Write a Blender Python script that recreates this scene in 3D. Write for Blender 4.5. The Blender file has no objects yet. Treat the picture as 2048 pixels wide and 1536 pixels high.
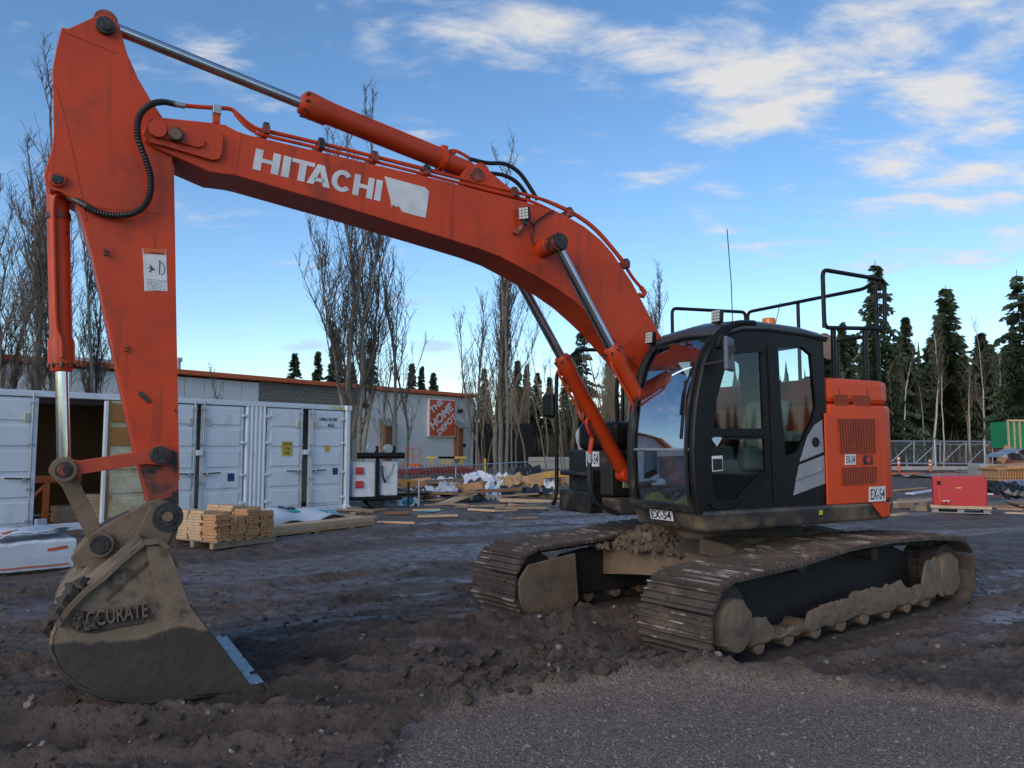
import bpy, bmesh, math, random
import numpy as np
from mathutils import Vector, Matrix
R = math.radians
random.seed(7); rng = np.random.default_rng(7)
SC = bpy.context.scene; COL = SC.collection

# ------------------------------------------------------------------ camera
CAMH = 1.65; FPX = 1540.0; PITCH = math.atan(126 / FPX)
cd = bpy.data.cameras.new('camera'); cam = bpy.data.objects.new('camera', cd); COL.objects.link(cam)
cd.sensor_width = 36; cd.lens = 36 * FPX / 2048; cd.clip_end = 3000; cd.clip_start = .05
cam.location = (0, 0, CAMH); cam.rotation_euler = (R(90) + PITCH, 0, 0); SC.camera = cam
SC.render.resolution_x = 1024; SC.render.resolution_y = 768
# ------------------------------------------------------------------ sky, sun, exposure
SUN_EL, SUN_AZ = R(24), R(212)
world = bpy.data.worlds.new('World'); SC.world = world; world.use_nodes = True
def build_world():
    nt = world.node_tree; N = nt.nodes; K = nt.links; N.clear()
    def nd(t, **kw):
        n = N.new(t)
        for k, v in kw.items(): setattr(n, k, v)
        return n
    def M(op, a, b=None, c=None, clamp=False):
        n = nd('ShaderNodeMath', operation=op, use_clamp=clamp)
        for i, v in enumerate((a, b, c)):
            if v is None: continue
            if isinstance(v, (int, float)): n.inputs[i].default_value = v
            else: K.new(v, n.inputs[i])
        return n.outputs[0]
    sky = nd('ShaderNodeTexSky', sky_type='NISHITA'); sky.sun_disc = False
    sky.sun_elevation = SUN_EL; sky.sun_rotation = SUN_AZ; sky.altitude = 600
    sky.air_density = 1.0; sky.dust_density = .15; sky.ozone_density = 2.0
    tc = nd('ShaderNodeTexCoord'); sp = nd('ShaderNodeSeparateXYZ'); K.new(tc.outputs['Generated'], sp.inputs[0])
    x, y, z = sp.outputs
    az = M('ARCTAN2', x, y); el = M('ARCSINE', z)
    zc = M('MAXIMUM', M('ADD', z, .12), .03)
    # cloud sheet coordinates: project the direction on a high plane
    cu = M('DIVIDE', x, zc); cv = M('DIVIDE', y, zc)
    cb = nd('ShaderNodeCombineXYZ'); K.new(cu, cb.inputs[0]); K.new(cv, cb.inputs[1])
    mp = nd('ShaderNodeMapping'); K.new(cb.outputs[0], mp.inputs[0]); mp.inputs['Rotation'].default_value = (0, 0, R(-28)); mp.inputs['Scale'].default_value = (.75, 1.25, 1)
    n1 = nd('ShaderNodeTexNoise'); n1.inputs['Scale'].default_value = 4.5; n1.inputs['Detail'].default_value = 9; n1.inputs['Roughness'].default_value = .62; n1.inputs['Distortion'].default_value = .25
    K.new(mp.outputs[0], n1.inputs['Vector'])
    n2 = nd('ShaderNodeTexNoise'); n2.inputs['Scale'].default_value = .45; n2.inputs['Detail'].default_value = 2; K.new(mp.outputs[0], n2.inputs['Vector'])
    cover = M('MINIMUM', M('MULTIPLY', M('MAXIMUM', M('SUBTRACT', M('ABSOLUTE', az), .75), 0), .25), .10)
    def blob(a0, e0, sa, se, amp, tilt=0.0):
        da = M('SUBTRACT', az, a0); de = M('SUBTRACT', M('SUBTRACT', el, e0), M('MULTIPLY', da, tilt))
        q = M('ADD', M('POWER', M('DIVIDE', da, sa), 2), M('POWER', M('DIVIDE', de, se), 2))
        return M('MULTIPLY', M('POWER', 2.718, M('MULTIPLY', q, -1)), amp)
    tot = M('ADD', M('MULTIPLY_ADD', n1.outputs[0], 1.55, -.275), M('MULTIPLY', M('SUBTRACT', n2.outputs[0], .5), .35)); tot = M('ADD', tot, cover)
    def pxb(px, py, w, h, amp, tilt=0.0):
        X = (px - 1024) / FPX; Z = (768 - py) / FPX; p_ = math.atan(126 / FPX); yy = math.cos(p_) - Z * math.sin(p_); zz = math.sin(p_) + Z * math.cos(p_); n_ = math.sqrt(X * X + yy * yy + zz * zz)
        return (math.atan2(X, yy), math.asin(zz / n_), w / FPX, h / FPX, amp, tilt)
    for b in [(1060, 40, 200, 55, .30, -.1), (1270, 95, 190, 60, .32, -.1), (1450, 165, 110, 55, .26, .1), (1580, 205, 190, 45, .27, .2), (1500, 240, 120, 30, .22, 0), (1640, 60, 300, 60, .20, 0), (1900, 60, 220, 60, .22, .1), (1960, 130, 140, 45, .27, .3), (1760, 170, 260, 60, .13, 0),
              (1900, 285, 220, 40, .33, .15), (1900, 365, 190, 24, .30, .2), (1960, 405, 170, 28, .30, .1), (1960, 492, 150, 26, .28, .1), (1540, 490, 170, 35, .13, -.35), (1400, 440, 90, 22, .12, -.5), (1340, 350, 80, 22, .12, .2), (300, 35, 170, 35, .17, -.35), (420, 90, 120, 50, .12, -.6), (745, 75, 50, 22, .20, 0), (800, 245, 100, 30, .12, -.4), (870, 30, 80, 40, .16, -.5), (1760, 512, 90, 14, .2, .1), (1930, 620, 200, 22, .13, 0)]:
        tot = M('ADD', tot, blob(*pxb(*b)))
    mr = nd('ShaderNodeMapRange', interpolation_type='SMOOTHSTEP'); K.new(tot, mr.inputs[0]); mr.inputs[1].default_value = .56; mr.inputs[2].default_value = 1.02
    mask = M('MULTIPLY', mr.outputs[0], M('SMOOTH_MIN', M('MULTIPLY', M('MAXIMUM', el, 0), 14), 1, .2), clamp=True)
    # low small grey clouds near the horizon
    mp2 = nd('ShaderNodeMapping'); cb2 = nd('ShaderNodeCombineXYZ'); K.new(az, cb2.inputs[0]); K.new(el, cb2.inputs[1]); K.new(cb2.outputs[0], mp2.inputs[0]); mp2.inputs['Scale'].default_value = (5, 16, 1)
    n3 = nd('ShaderNodeTexNoise'); n3.inputs['Scale'].default_value = 1.3; n3.inputs['Detail'].default_value = 6; K.new(mp2.outputs[0], n3.inputs['Vector'])
    low = M('ADD', n3.outputs[0], M('ADD', blob(-.28, .125, .05, .016, .25), M('ADD', blob(-.095, .13, .05, .012, .25), M('ADD', blob(-.165, .21, .035, .015, .2), blob(-.15, .185, .04, .012, .2)))))
    mr3 = nd('ShaderNodeMapRange', interpolation_type='SMOOTHSTEP'); K.new(low, mr3.inputs[0]); mr3.inputs[1].default_value = .64; mr3.inputs[2].default_value = .80
    ccol = nd('ShaderNodeMix', data_type='RGBA'); K.new(mr.outputs[0], ccol.inputs[0]); ccol.inputs[6].default_value = (2.9, 3.35, 4.1, 1); ccol.inputs[7].default_value = (4.3, 4.15, 3.95, 1)
    hs = nd('ShaderNodeHueSaturation'); hs.inputs['Saturation'].default_value = 1.15; K.new(sky.outputs[0], hs.inputs['Color'])
    mx = nd('ShaderNodeMix', data_type='RGBA'); K.new(M('MULTIPLY', mask, .88), mx.inputs[0]); K.new(hs.outputs[0], mx.inputs[6]); K.new(ccol.outputs[2], mx.inputs[7])
    mx2 = nd('ShaderNodeMix', data_type='RGBA'); K.new(M('MULTIPLY', mr3.outputs[0], .6), mx2.inputs[0]); K.new(mx.outputs[2], mx2.inputs[6]); mx2.inputs[7].default_value = (2.6, 3.0, 4.2, 1)
    bg = nd('ShaderNodeBackground'); bg.inputs[1].default_value = .1; K.new(mx2.outputs[2], bg.inputs[0])
    out = nd('ShaderNodeOutputWorld'); K.new(bg.outputs[0], out.inputs[0])
build_world()
sd = bpy.data.lights.new('sun', 'SUN'); sun = bpy.data.objects.new('sun', sd); COL.objects.link(sun)
sd.energy = .95; sd.angle = R(40); sd.color = (1, .86, .70)
sv = Vector((math.sin(SUN_AZ) * math.cos(SUN_EL), math.cos(SUN_AZ) * math.cos(SUN_EL), math.sin(SUN_EL)))
sun.rotation_euler = sv.to_track_quat('Z', 'Y').to_euler(); sun.location = sv * 50
SC.view_settings.view_transform = 'Standard'; SC.view_settings.look = 'None'; SC.view_settings.gamma = 1
SC.view_settings.exposure = 0.95
SC.render.engine = 'CYCLES'; SC.cycles.max_bounces = 8; SC.cycles.transparent_max_bounces = 24

# ------------------------------------------------------------------ pixel -> place helpers (2048 x 1536 photograph pixels)
cP, sP = math.cos(PITCH), math.sin(PITCH)
def ray(px, py):
    x = (px - 1024) / FPX; z = (768 - py) / FPX
    return Vector((x, cP - z * sP, sP + z * cP))
def G(px, py, z=0.0):
    d = ray(px, py); t = (z - CAMH) / d.z
    return Vector((0, 0, CAMH)) + d * t
def wallpt(px, py, p0, dr):          # hit a vertical plane through p0 (2-D) along dr -> (t along, z)
    n = Vector((-dr[1], dr[0])); d = ray(px, py)
    t = (n.x * p0[0] + n.y * p0[1]) / (n.x * d.x + n.y * d.y); P = Vector((0, 0, CAMH)) + d * t
    return (P.x - p0[0]) * dr[0] + (P.y - p0[1]) * dr[1], P.z
def atd(px, py, D):                  # point at depth D
    d = ray(px, py); return Vector((0, 0, CAMH)) + d * (D / d.y)

# ------------------------------------------------------------------ materials
MATS = {}
def mat(name, col, rough=.6, metal=0, col2=None, nscale=6, namt=1.0, bump=0, bscale=40, chips=None, chip_t=.7, chip_s=9, spec=.5, dirt=None, dirt_t=(.5, .7), dirt_s=3, streak=None):
    if name in MATS: return MATS[name]
    m = bpy.data.materials.new(name); m.use_nodes = True; nt = m.node_tree; N = nt.nodes; K = nt.links
    b = N['Principled BSDF']; b.inputs['Roughness'].default_value = rough; b.inputs['Metallic'].default_value = metal
    b.inputs['Specular IOR Level'].default_value = spec
    tc = N.new('ShaderNodeTexCoord')
    def noise(s, d=5, r=.6):
        n = N.new('ShaderNodeTexNoise'); n.inputs['Scale'].default_value = s; n.inputs['Detail'].default_value = d; n.inputs['Roughness'].default_value = r
        K.new(tc.outputs['Object'], n.inputs['Vector']); return n.outputs[0]
    def mixc(f, a, bb):
        x = N.new('ShaderNodeMix'); x.data_type = 'RGBA'; K.new(f, x.inputs[0])
        for i, v in ((6, a), (7, bb)):
            if isinstance(v, tuple): x.inputs[i].default_value = (*v, 1)
            else: K.new(v, x.inputs[i])
        return x.outputs[2]
    def rng_(f, a, bb):
        r = N.new('ShaderNodeMapRange'); r.interpolation_type = 'SMOOTHSTEP'; K.new(f, r.inputs[0]); r.inputs[1].default_value = a; r.inputs[2].default_value = bb; return r.outputs[0]
    c2 = col2 or tuple(v * .78 for v in col)
    cur = mixc(rng_(noise(nscale), .3, .72), col, c2)
    if dirt: cur = mixc(rng_(noise(dirt_s, 7, .65), *dirt_t), cur, dirt)
    if streak:
        mp_ = N.new('ShaderNodeMapping'); mp_.inputs['Scale'].default_value = (7, 7, .7); K.new(tc.outputs['Object'], mp_.inputs[0]); sn = N.new('ShaderNodeTexNoise'); sn.inputs['Scale'].default_value = 1.6; sn.inputs['Detail'].default_value = 6; K.new(mp_.outputs[0], sn.inputs['Vector']); sf = N.new('ShaderNodeMath'); sf.operation = 'MULTIPLY'; sf.inputs[1].default_value = .55; K.new(rng_(sn.outputs[0], .54, .74), sf.inputs[0]); cur = mixc(sf.outputs[0], cur, streak)
    if chips:
        f = rng_(noise(chip_s, 6, .7), chip_t, chip_t + .03); cur = mixc(f, cur, chips)
    K.new(cur, b.inputs['Base Color'])
    rr = N.new('ShaderNodeMapRange'); K.new(noise(nscale * 2.3), rr.inputs[0]); rr.inputs[3].default_value = max(.03, rough - .12); rr.inputs[4].default_value = min(1, rough + .12); K.new(rr.outputs[0], b.inputs['Roughness'])
    if bump:
        bn = N.new('ShaderNodeBump'); bn.inputs['Strength'].default_value = bump; bn.inputs['Distance'].default_value = .02; K.new(noise(bscale, 8, .65), bn.inputs['Height']); K.new(bn.outputs[0], b.inputs['Normal'])
    MATS[name] = m; return m
ORANGE = mat('orange_paint', (.60, .056, .007), .48, col2=(.47, .043, .008), nscale=1.6, chips=(.025, .018, .016), chip_t=.665, chip_s=5, dirt=(.20, .035, .016), dirt_t=(.50, .80), dirt_s=2.2, spec=.4, streak=(.16, .03, .014))
ORANGE2 = mat('orange_body', (.66, .066, .010), .42, spec=.35, col2=(.56, .055, .010), nscale=2, dirt=(.33, .07, .03), dirt_t=(.6, .9), dirt_s=2.5)
ORUST = mat('orange_greasy', (.34, .05, .02), .5, col2=(.05, .03, .025), nscale=7, chips=(.02, .017, .015), chip_t=.52, chip_s=6)
CHROME = mat('chrome_rod', (.62, .63, .65), .12, 1.0, nscale=3)
BLACK = mat('black_paint', (.007, .007, .008), .42, spec=.22, col2=(.011, .0105, .0105), dirt=(.035, .03, .026), dirt_t=(.62, .95))
BLACKM = mat('black_frame_muddy', (.010, .010, .011), .5, spec=.3, col2=(.02, .018, .017), dirt=(.10, .075, .052), dirt_t=(.52, .78), dirt_s=5)
RUBBER = mat('black_rubber', (.012, .012, .013), .55)
GREASE = mat('grease_black', (.012, .011, .011), .4, col2=(.04, .033, .028), nscale=14, bump=.5)
DKSTEEL = mat('dark_steel', (.06, .055, .05), .5, .6, col2=(.10, .08, .06))
GALV = mat('galvanised_steel', (.42, .44, .46), .42, .7)
MUDTAN = mat('dried_mud', (.20, .138, .090), .85, col2=(.135, .092, .062), nscale=5, bump=.5, bscale=30, dirt=(.06, .045, .035), dirt_t=(.58, .75), dirt_s=3)
MUDSHOE = mat('muddy_track_steel', (.125, .088, .064), .75, col2=(.06, .043, .034), nscale=6, bump=.9, bscale=30)
MUDDARK = mat('wet_mud', (.045, .034, .028), .62, col2=(.07, .052, .04), nscale=9, bump=.8, bscale=35)
SKIRT = mat('skirt_dusty', (.03, .032, .038), .5, col2=(.05, .045, .042), dirt=(.21, .145, .09), dirt_t=(.38, .66), dirt_s=2.6)
GREYP = mat('silver_grey_panel', (.30, .30, .32), .45)
WHITE = mat('white_sticker', (.72, .72, .72), .5, dirt=(.45, .42, .38), dirt_t=(.6, .9))
WHITEL = mat('white_lettering', (.68, .68, .69), .45, chips=(.55, .07, .016), chip_t=.73, chip_s=16)
INK = mat('black_ink', (.012, .012, .012), .5)
SEAT = mat('seat_fabric', (.30, .35, .33), .85)
CONT = mat('container_white', (.74, .75, .78), .5, col2=(.66, .68, .71), nscale=1.0, dirt=(.36, .33, .30), dirt_t=(.52, .9), dirt_s=2.4, chips=(.20, .09, .05), chip_t=.73, chip_s=4)
WOODA = mat('fresh_lumber', (.52, .28, .13), .75, col2=(.40, .20, .09), nscale=7)
WOODB = mat('pale_lumber', (.58, .40, .25), .75, col2=(.46, .30, .18), nscale=6)
WOODC = mat('weathered_lumber', (.33, .23, .15), .8, col2=(.22, .15, .10), nscale=6)
WOODR = mat('red_stained_end', (.30, .07, .035), .8, col2=(.42, .24, .12), nscale=10)
WOODBR = mat('brown_timber', (.20, .095, .055), .8)
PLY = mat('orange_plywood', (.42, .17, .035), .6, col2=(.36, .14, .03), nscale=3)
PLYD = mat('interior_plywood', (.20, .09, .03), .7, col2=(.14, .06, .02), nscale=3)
PLYW = mat('worn_door_inside', (.50, .40, .22), .6, col2=(.62, .55, .40), nscale=2.5, dirt=(.36, .16, .04), dirt_t=(.45, .75))
ORSTEEL = mat('orange_rack', (.50, .12, .025), .5)
YELLOW = mat('yellow_plastic', (.62, .52, .03), .6)
WRAPW = mat('white_wrap', (.62, .64, .67), .4, col2=(.52, .55, .60), nscale=2)
TEAL = mat('teal_print', (.03, .33, .36), .5)
WRAPO = mat('orange_print', (.62, .13, .04), .5)
WRAPB = mat('blue_print', (.10, .35, .60), .5)
BLACKW = mat('black_wrap', (.012, .012, .014), .3)
CARD = mat('cardboard', (.42, .26, .13), .8, col2=(.36, .22, .11))
CONC = mat('concrete', (.36, .34, .31), .85, col2=(.30, .28, .26), nscale=2, bump=.2)
WALLP = mat('wall_panel_white', (.74, .73, .71), .6, col2=(.68, .67, .65), nscale=.6)
WALLG = mat('stucco_grey', (.66, .64, .60), .8, col2=(.60, .58, .55), nscale=.4, dirt=(.50, .48, .44), dirt_t=(.6, .9), dirt_s=.5)
BLOCKM = mat('split_block', (.24, .215, .185), .9, col2=(.19, .165, .14), nscale=1.2, bump=.5, bscale=12)
MORTAR = mat('mortar', (.33, .31, .28), .9)
TRIM = mat('orange_trim', (.66, .13, .03), .5)
RED = mat('red_plastic', (.50, .012, .022), .42, col2=(.44, .012, .02), dirt=(.35, .05, .04), dirt_t=(.65, .95))
REDP = mat('red_paint', (.45, .03, .025), .5)
CARTR = mat('cart_red', (.42, .025, .02), .5)
GREEN = mat('green_panel', (.012, .24, .085), .55)
RUSTWOOD = mat('rust_cladding', (.22, .085, .035), .8)
BARK = mat('poplar_bark', (.23, .20, .155), .9, col2=(.15, .13, .10), nscale=5)
TWIG = mat('twig_bark', (.125, .10, .08), .9)
BIRCH = mat('birch_bark', (.52, .49, .43), .8, col2=(.38, .35, .30), nscale=3, chips=(.05, .04, .035), chip_t=.62, chip_s=4)
SAPL = mat('sapling_bark', (.25, .19, .125), .9, col2=(.17, .13, .09), nscale=2)
CBARK = mat('conifer_bark', (.09, .065, .05), .9)
NEEDLE = mat('needles', (.060, .088, .040), .7, col2=(.028, .048, .024), nscale=1.4)
NEEDLE2 = mat('needles_dark', (.042, .065, .033), .7, col2=(.022, .038, .021), nscale=1.4)
BRUSH = mat('dry_brush', (.15, .11, .075), .9, col2=(.10, .075, .05), nscale=.8)
AMBER = mat('amber_lens', (.75, .20, .01), .25)
LENS = mat('lamp_lens', (.55, .56, .55), .2)
SIGNO = mat('sign_orange', (.66, .09, .02), .45)
SIGNW = mat('sign_white', (.75, .75, .75), .45)
STONE = mat('pebble', (.26, .22, .20), .7, col2=(.12, .09, .08), nscale=9)
CLOD = mat('mud_clod', (.085, .056, .041), .8, col2=(.038, .029, .024), nscale=6, bump=.5)
NETO = mat('orange_net', (.70, .14, .04), .6)
def glass(name, tint, refl):
    m = bpy.data.materials.new(name); m.use_nodes = True; nt = m.node_tree; N = nt.nodes; K = nt.links; N.clear()
    t = N.new('ShaderNodeBsdfTransparent'); t.inputs[0].default_value = (*tint, 1)
    g = N.new('ShaderNodeBsdfGlossy'); g.inputs['Roughness'].default_value = .03; g.inputs[0].default_value = (.85, .92, 1, 1)
    f = N.new('ShaderNodeLayerWeight'); f.inputs[0].default_value = .12
    mr = N.new('ShaderNodeMapRange'); K.new(f.outputs['Fresnel'], mr.inputs[0]); mr.inputs[3].default_value = refl; mr.inputs[4].default_value = 1
    x = N.new('ShaderNodeMixShader'); K.new(mr.outputs[0], x.inputs[0]); K.new(t.outputs[0], x.inputs[1]); K.new(g.outputs[0], x.inputs[2])
    o = N.new('ShaderNodeOutputMaterial'); K.new(x.outputs[0], o.inputs[0]); return m
GLASSW = glass('windscreen_glass', (.50, .58, .60), .42)
GLASSS = glass('side_glass', (.55, .63, .62), .05)
def chain():
    m = bpy.data.materials.new('chain_link_mesh'); m.use_nodes = True; nt = m.node_tree; N = nt.nodes; K = nt.links
    b = N['Principled BSDF']; b.inputs['Base Color'].default_value = (.35, .37, .39, 1); b.inputs['Metallic'].default_value = .5; b.inputs['Roughness'].default_value = .5
    tc = N.new('ShaderNodeTexCoord'); mp = N.new('ShaderNodeMapping'); mp.inputs['Rotation'].default_value = (0, R(45), 0); mp.inputs['Scale'].default_value = (16, 16, 16); K.new(tc.outputs['Object'], mp.inputs[0])
    sp = N.new('ShaderNodeSeparateXYZ'); K.new(mp.outputs[0], sp.inputs[0])
    def fr(o):
        a = N.new('ShaderNodeMath'); a.operation = 'FRACT'; K.new(o, a.inputs[0]); c = N.new('ShaderNodeMath'); c.operation = 'LESS_THAN'; K.new(a.outputs[0], c.inputs[0]); c.inputs[1].default_value = .07; return c.outputs[0]
    mx = N.new('ShaderNodeMath'); mx.operation = 'MAXIMUM'; K.new(fr(sp.outputs[0]), mx.inputs[0]); K.new(fr(sp.outputs[2]), mx.inputs[1]); K.new(mx.outputs[0], b.inputs['Alpha'])
    return m
CHAIN = chain()

# ------------------------------------------------------------------ mesh helpers
def V(*a): return Vector(a)
class MB:
    def __init__(s): s.v = []; s.f = []
    def add(s, vs, fs):
        o = len(s.v); s.v += [tuple(p) for p in vs]; s.f += [tuple(i + o for i in f) for f in fs]; return s
    def box(s, c, size, rot=None):
        x, y, z = (k / 2 for k in size); P = [Vector((a, b, d)) for d in (-z, z) for b in (-y, y) for a in (-x, x)]
        if rot is not None: P = [rot @ p for p in P]
        c = Vector(c)
        return s.add([p + c for p in P], [(0, 2, 3, 1), (4, 5, 7, 6), (0, 1, 5, 4), (2, 6, 7, 3), (0, 4, 6, 2), (1, 3, 7, 5)])
    def bar(s, p0, p1, w, h, up=(0, 0, 1)):      # w sideways, h along up
        p0, p1 = Vector(p0), Vector(p1); d = (p1 - p0).normalized(); sd_ = d.cross(Vector(up))
        if sd_.length < 1e-4: sd_ = d.cross(Vector((1, 0, 0)))
        sd_.normalize(); u = sd_.cross(d); a = sd_ * (w / 2); b = u * (h / 2)
        return s.add([p0 - a - b, p0 + a - b, p0 + a + b, p0 - a + b, p1 - a - b, p1 + a - b, p1 + a + b, p1 - a + b], [(0, 1, 2, 3), (7, 6, 5, 4), (0, 4, 5, 1), (1, 5, 6, 2), (2, 6, 7, 3), (3, 7, 4, 0)])
    def tube(s, pts, r, n=8, caps=True):
        pts = [Vector(p) for p in pts]; k = len(pts); rs = r if isinstance(r, (list, tuple)) else [r] * k
        ref = None; o = len(s.v); vs = []
        for i, p in enumerate(pts):
            d = (pts[min(i + 1, k - 1)] - pts[max(i - 1, 0)]).normalized()
            if ref is None: ref = d.cross(Vector((0, 0, 1)) if abs(d.z) < .9 else Vector((1, 0, 0))).normalized()
            ref = (ref - d * ref.dot(d)).normalized(); u = d.cross(ref)
            vs += [p + (ref * math.cos(2 * math.pi * j / n) + u * math.sin(2 * math.pi * j / n)) * rs[i] for j in range(n)]
        fs = [(i * n + j, i * n + (j + 1) % n, (i + 1) * n + (j + 1) % n, (i + 1) * n + j) for i in range(k - 1) for j in range(n)]
        if caps: fs += [tuple(range(n - 1, -1, -1)), tuple((k - 1) * n + j for j in range(n))]
        return s.add(vs, fs)
    def cyl(s, p0, p1, r, r1=None, n=20): return s.tube([p0, p1], [r, r if r1 is None else r1], n)
    def prism(s, poly, vec):
        k = len(poly); P = [Vector(p) for p in poly]; v = Vector(vec)
        return s.add(P + [p + v for p in P], [tuple(range(k)), tuple(range(2 * k - 1, k - 1, -1))] + [(i, i + k, (i + 1) % k + k, (i + 1) % k) for i in range(k)])
    def sheet(s, grid):
        a, b = len(grid), len(grid[0])
        return s.add([p for row in grid for p in row], [(i * b + j, i * b + j + 1, (i + 1) * b + j + 1, (i + 1) * b + j) for i in range(a - 1) for j in range(b - 1)])
    def build(s, name, m, parent=None, smooth=False, bevel=0, thick=0):
        me = bpy.data.meshes.new(name); me.from_pydata(s.v, [], s.f); me.update()
        bm = bmesh.new(); bm.from_mesh(me); bmesh.ops.recalc_face_normals(bm, faces=bm.faces); bm.to_mesh(me); bm.free()
        me.materials.append(m)
        if smooth:
            me.polygons.foreach_set('use_smooth', [True] * len(me.polygons)); me.set_sharp_from_angle(angle=R(40))
        o = bpy.data.objects.new(name, me); COL.objects.link(o)
        if parent is not None: o.parent = parent
        if bevel:
            b = o.modifiers.new('bevel', 'BEVEL'); b.width = bevel; b.segments = 2; b.limit_method = 'ANGLE'; b.angle_limit = R(40)
        if thick:
            t = o.modifiers.new('solid', 'SOLIDIFY'); t.thickness = thick; t.offset = 0
        return o
def tag(o, label, cat, group=None, kind=None):
    o['label'] = label
    if cat: o['category'] = cat
    if group: o['group'] = group
    if kind: o['kind'] = kind
    return o
def struct(o): o['kind'] = 'structure'; return o
def empty(name, loc=(0, 0, 0), rz=0):
    o = bpy.data.objects.new(name, None); COL.objects.link(o); o.location = loc; o.rotation_euler.z = rz; o.empty_display_size = .3; return o
def thing(name, label, cat, loc=(0, 0, 0), rz=0, group=None): return tag(empty(name, loc, rz), label, cat, group)
def copy_tree(o, parent=None, loc=None, rz=None, label=None, scale=None):
    c = o.copy(); COL.objects.link(c); c.parent = parent
    if loc is not None: c.location = loc
    if rz is not None: c.rotation_euler.z = rz
    if scale is not None: c.scale = scale
    if label: c['label'] = label
    for ch in list(o.children): copy_tree(ch, c)
    return c
def inst(src, name, parent, loc, rot=None):
    o = bpy.data.objects.new(name, src.data); COL.objects.link(o); o.parent = parent; o.location = loc
    if rot is not None: o.rotation_euler = rot
    return o
def smoothpath(pts, n=6):
    P = [Vector(p) for p in pts]; out = []
    for i in range(len(P) - 1):
        a = P[max(i - 1, 0)]; b = P[i]; c = P[i + 1]; d = P[min(i + 2, len(P) - 1)]
        for k in range(n):
            t = k / n; out.append(.5 * ((2 * b) + (c - a) * t + (2 * a - 5 * b + 4 * c - d) * t * t + (3 * b - a - 3 * c + d) * t ** 3))
    return out + [P[-1]]
def text(body, name, m, parent, org, xd, yd, h, w=None, thick=.002, bold=0.0, align='LEFT'):
    """flat lettering: origin, reading direction xd, up direction yd, cap height h, total width w"""
    cu = bpy.data.curves.new('txt', 'FONT'); cu.body = body; cu.size = 1; cu.extrude = .001; cu.offset = bold; cu.space_line = .9
    t = bpy.data.objects.new('txt', cu); COL.objects.link(t); bpy.context.view_layer.update()
    me = bpy.data.meshes.new_from_object(t.evaluated_get(bpy.context.evaluated_depsgraph_get())); bpy.data.objects.remove(t)
    co = np.empty(len(me.vertices) * 3); me.vertices.foreach_get('co', co); co = co.reshape(-1, 3)
    mn, mxx = co.min(0), co.max(0); sy = h / (mxx[1] - mn[1]); sx = sy if w is None else w / (mxx[0] - mn[0])
    xd = Vector(xd).normalized(); yd = Vector(yd).normalized(); zd = xd.cross(yd).normalized(); org = Vector(org)
    ax = (co[:, 0] - mn[0]) * sx
    if align == 'CENTER': ax = ax - ax.max() / 2
    ay = (co[:, 1] - mn[1]) * sy; az = np.where(co[:, 2] > 0, thick, 0.0)
    out = np.outer(ax, xd) + np.outer(ay, yd) + np.outer(az, zd) + np.array(org)
    me.vertices.foreach_set('co', out.ravel()); me.update(); me.materials.clear(); me.materials.append(m)
    o = bpy.data.objects.new(name, me); COL.objects.link(o)
    if parent is not None: o.parent = parent
    return o
# numpy value noise
def vnoise(x, y, f, seed=0):
    x = np.asarray(x, float) * f + seed * 17.31; y = np.asarray(y, float) * f + seed * 9.77
    xi = np.floor(x).astype(np.int64); yi = np.floor(y).astype(np.int64); fx = x - xi; fy = y - yi
    fx = fx * fx * (3 - 2 * fx); fy = fy * fy * (3 - 2 * fy)
    def h(a, b):
        n = (a * 374761393 + b * 668265263 + seed * 1442695) & 0x7fffffff; n = ((n ^ (n >> 13)) * 1274126177) & 0x7fffffff
        return ((n ^ (n >> 16)) & 0xffff) / 65535.0
    return (h(xi, yi) * (1 - fx) + h(xi + 1, yi) * fx) * (1 - fy) + (h(xi, yi + 1) * (1 - fx) + h(xi + 1, yi + 1) * fx) * fy
def fbm(x, y, f, o=4, seed=0, g=.5):
    s = 0; a = 1; t = 0
    for i in range(o): s = s + a * vnoise(x, y, f * 2 ** i, seed + i); t += a; a *= g
    return s / t
def sstep(a, b, x): t = np.clip((x - a) / (b - a), 0, 1); return t * t * (3 - 2 * t)

# ================================================================== GROUND
XC = V(2.43, 8.42, 0); HEAD = R(180 + 29.5); THEAD = R(180 + 38.3)      # excavator centre, upper heading, track heading
GB = [(-9, 3.2), (-.72, 3.3), (-.66, 4.7)] + [tuple(G(*p)[:2]) for p in [(1000, 1403), (1140, 1388), (1290, 1376), (1500, 1376), (1800, 1392), (2048, 1422)]] + [(9, 4.3), (40, 4.0)]
gbx = np.array([p[0] for p in GB]); gby = np.array([p[1] for p in GB]); gby[0] = -50; gby[1] = -50
RUTS = []
for pl, w, dp in [([(-700, 1470), (0, 1452), (420, 1428), (800, 1392), (1150, 1330), (1330, 1290)], .30, .055), ([(-700, 1540), (0, 1505), (400, 1488), (760, 1462), (1000, 1425)], .28, .05),
                  ([(480, 1352), (800, 1312), (1050, 1275), (1300, 1235)], .34, .045), ([(520, 1290), (800, 1262), (1000, 1240), (1150, 1215)], .26, .04), ([(-500, 1400), (0, 1345), (110, 1330)], .3, .05),
                  ([(380, 1200), (650, 1165), (960, 1125), (1250, 1085)], .5, .04), ([(420, 1125), (700, 1085), (980, 1040), (1150, 1015)], .55, .04), ([(300, 1262), (600, 1228), (940, 1185)], .3, .035),
                  ([(1470, 1345), (1700, 1290), (1930, 1230), (2200, 1180)], .5, .03), ([(1650, 1360), (1900, 1310), (2300, 1240)], .35, .03), ([(-300, 1215), (0, 1190), (130, 1180)], .3, .04)]:
    RUTS.append(([G(*p) for p in pl], w, dp * 1.8))
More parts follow.
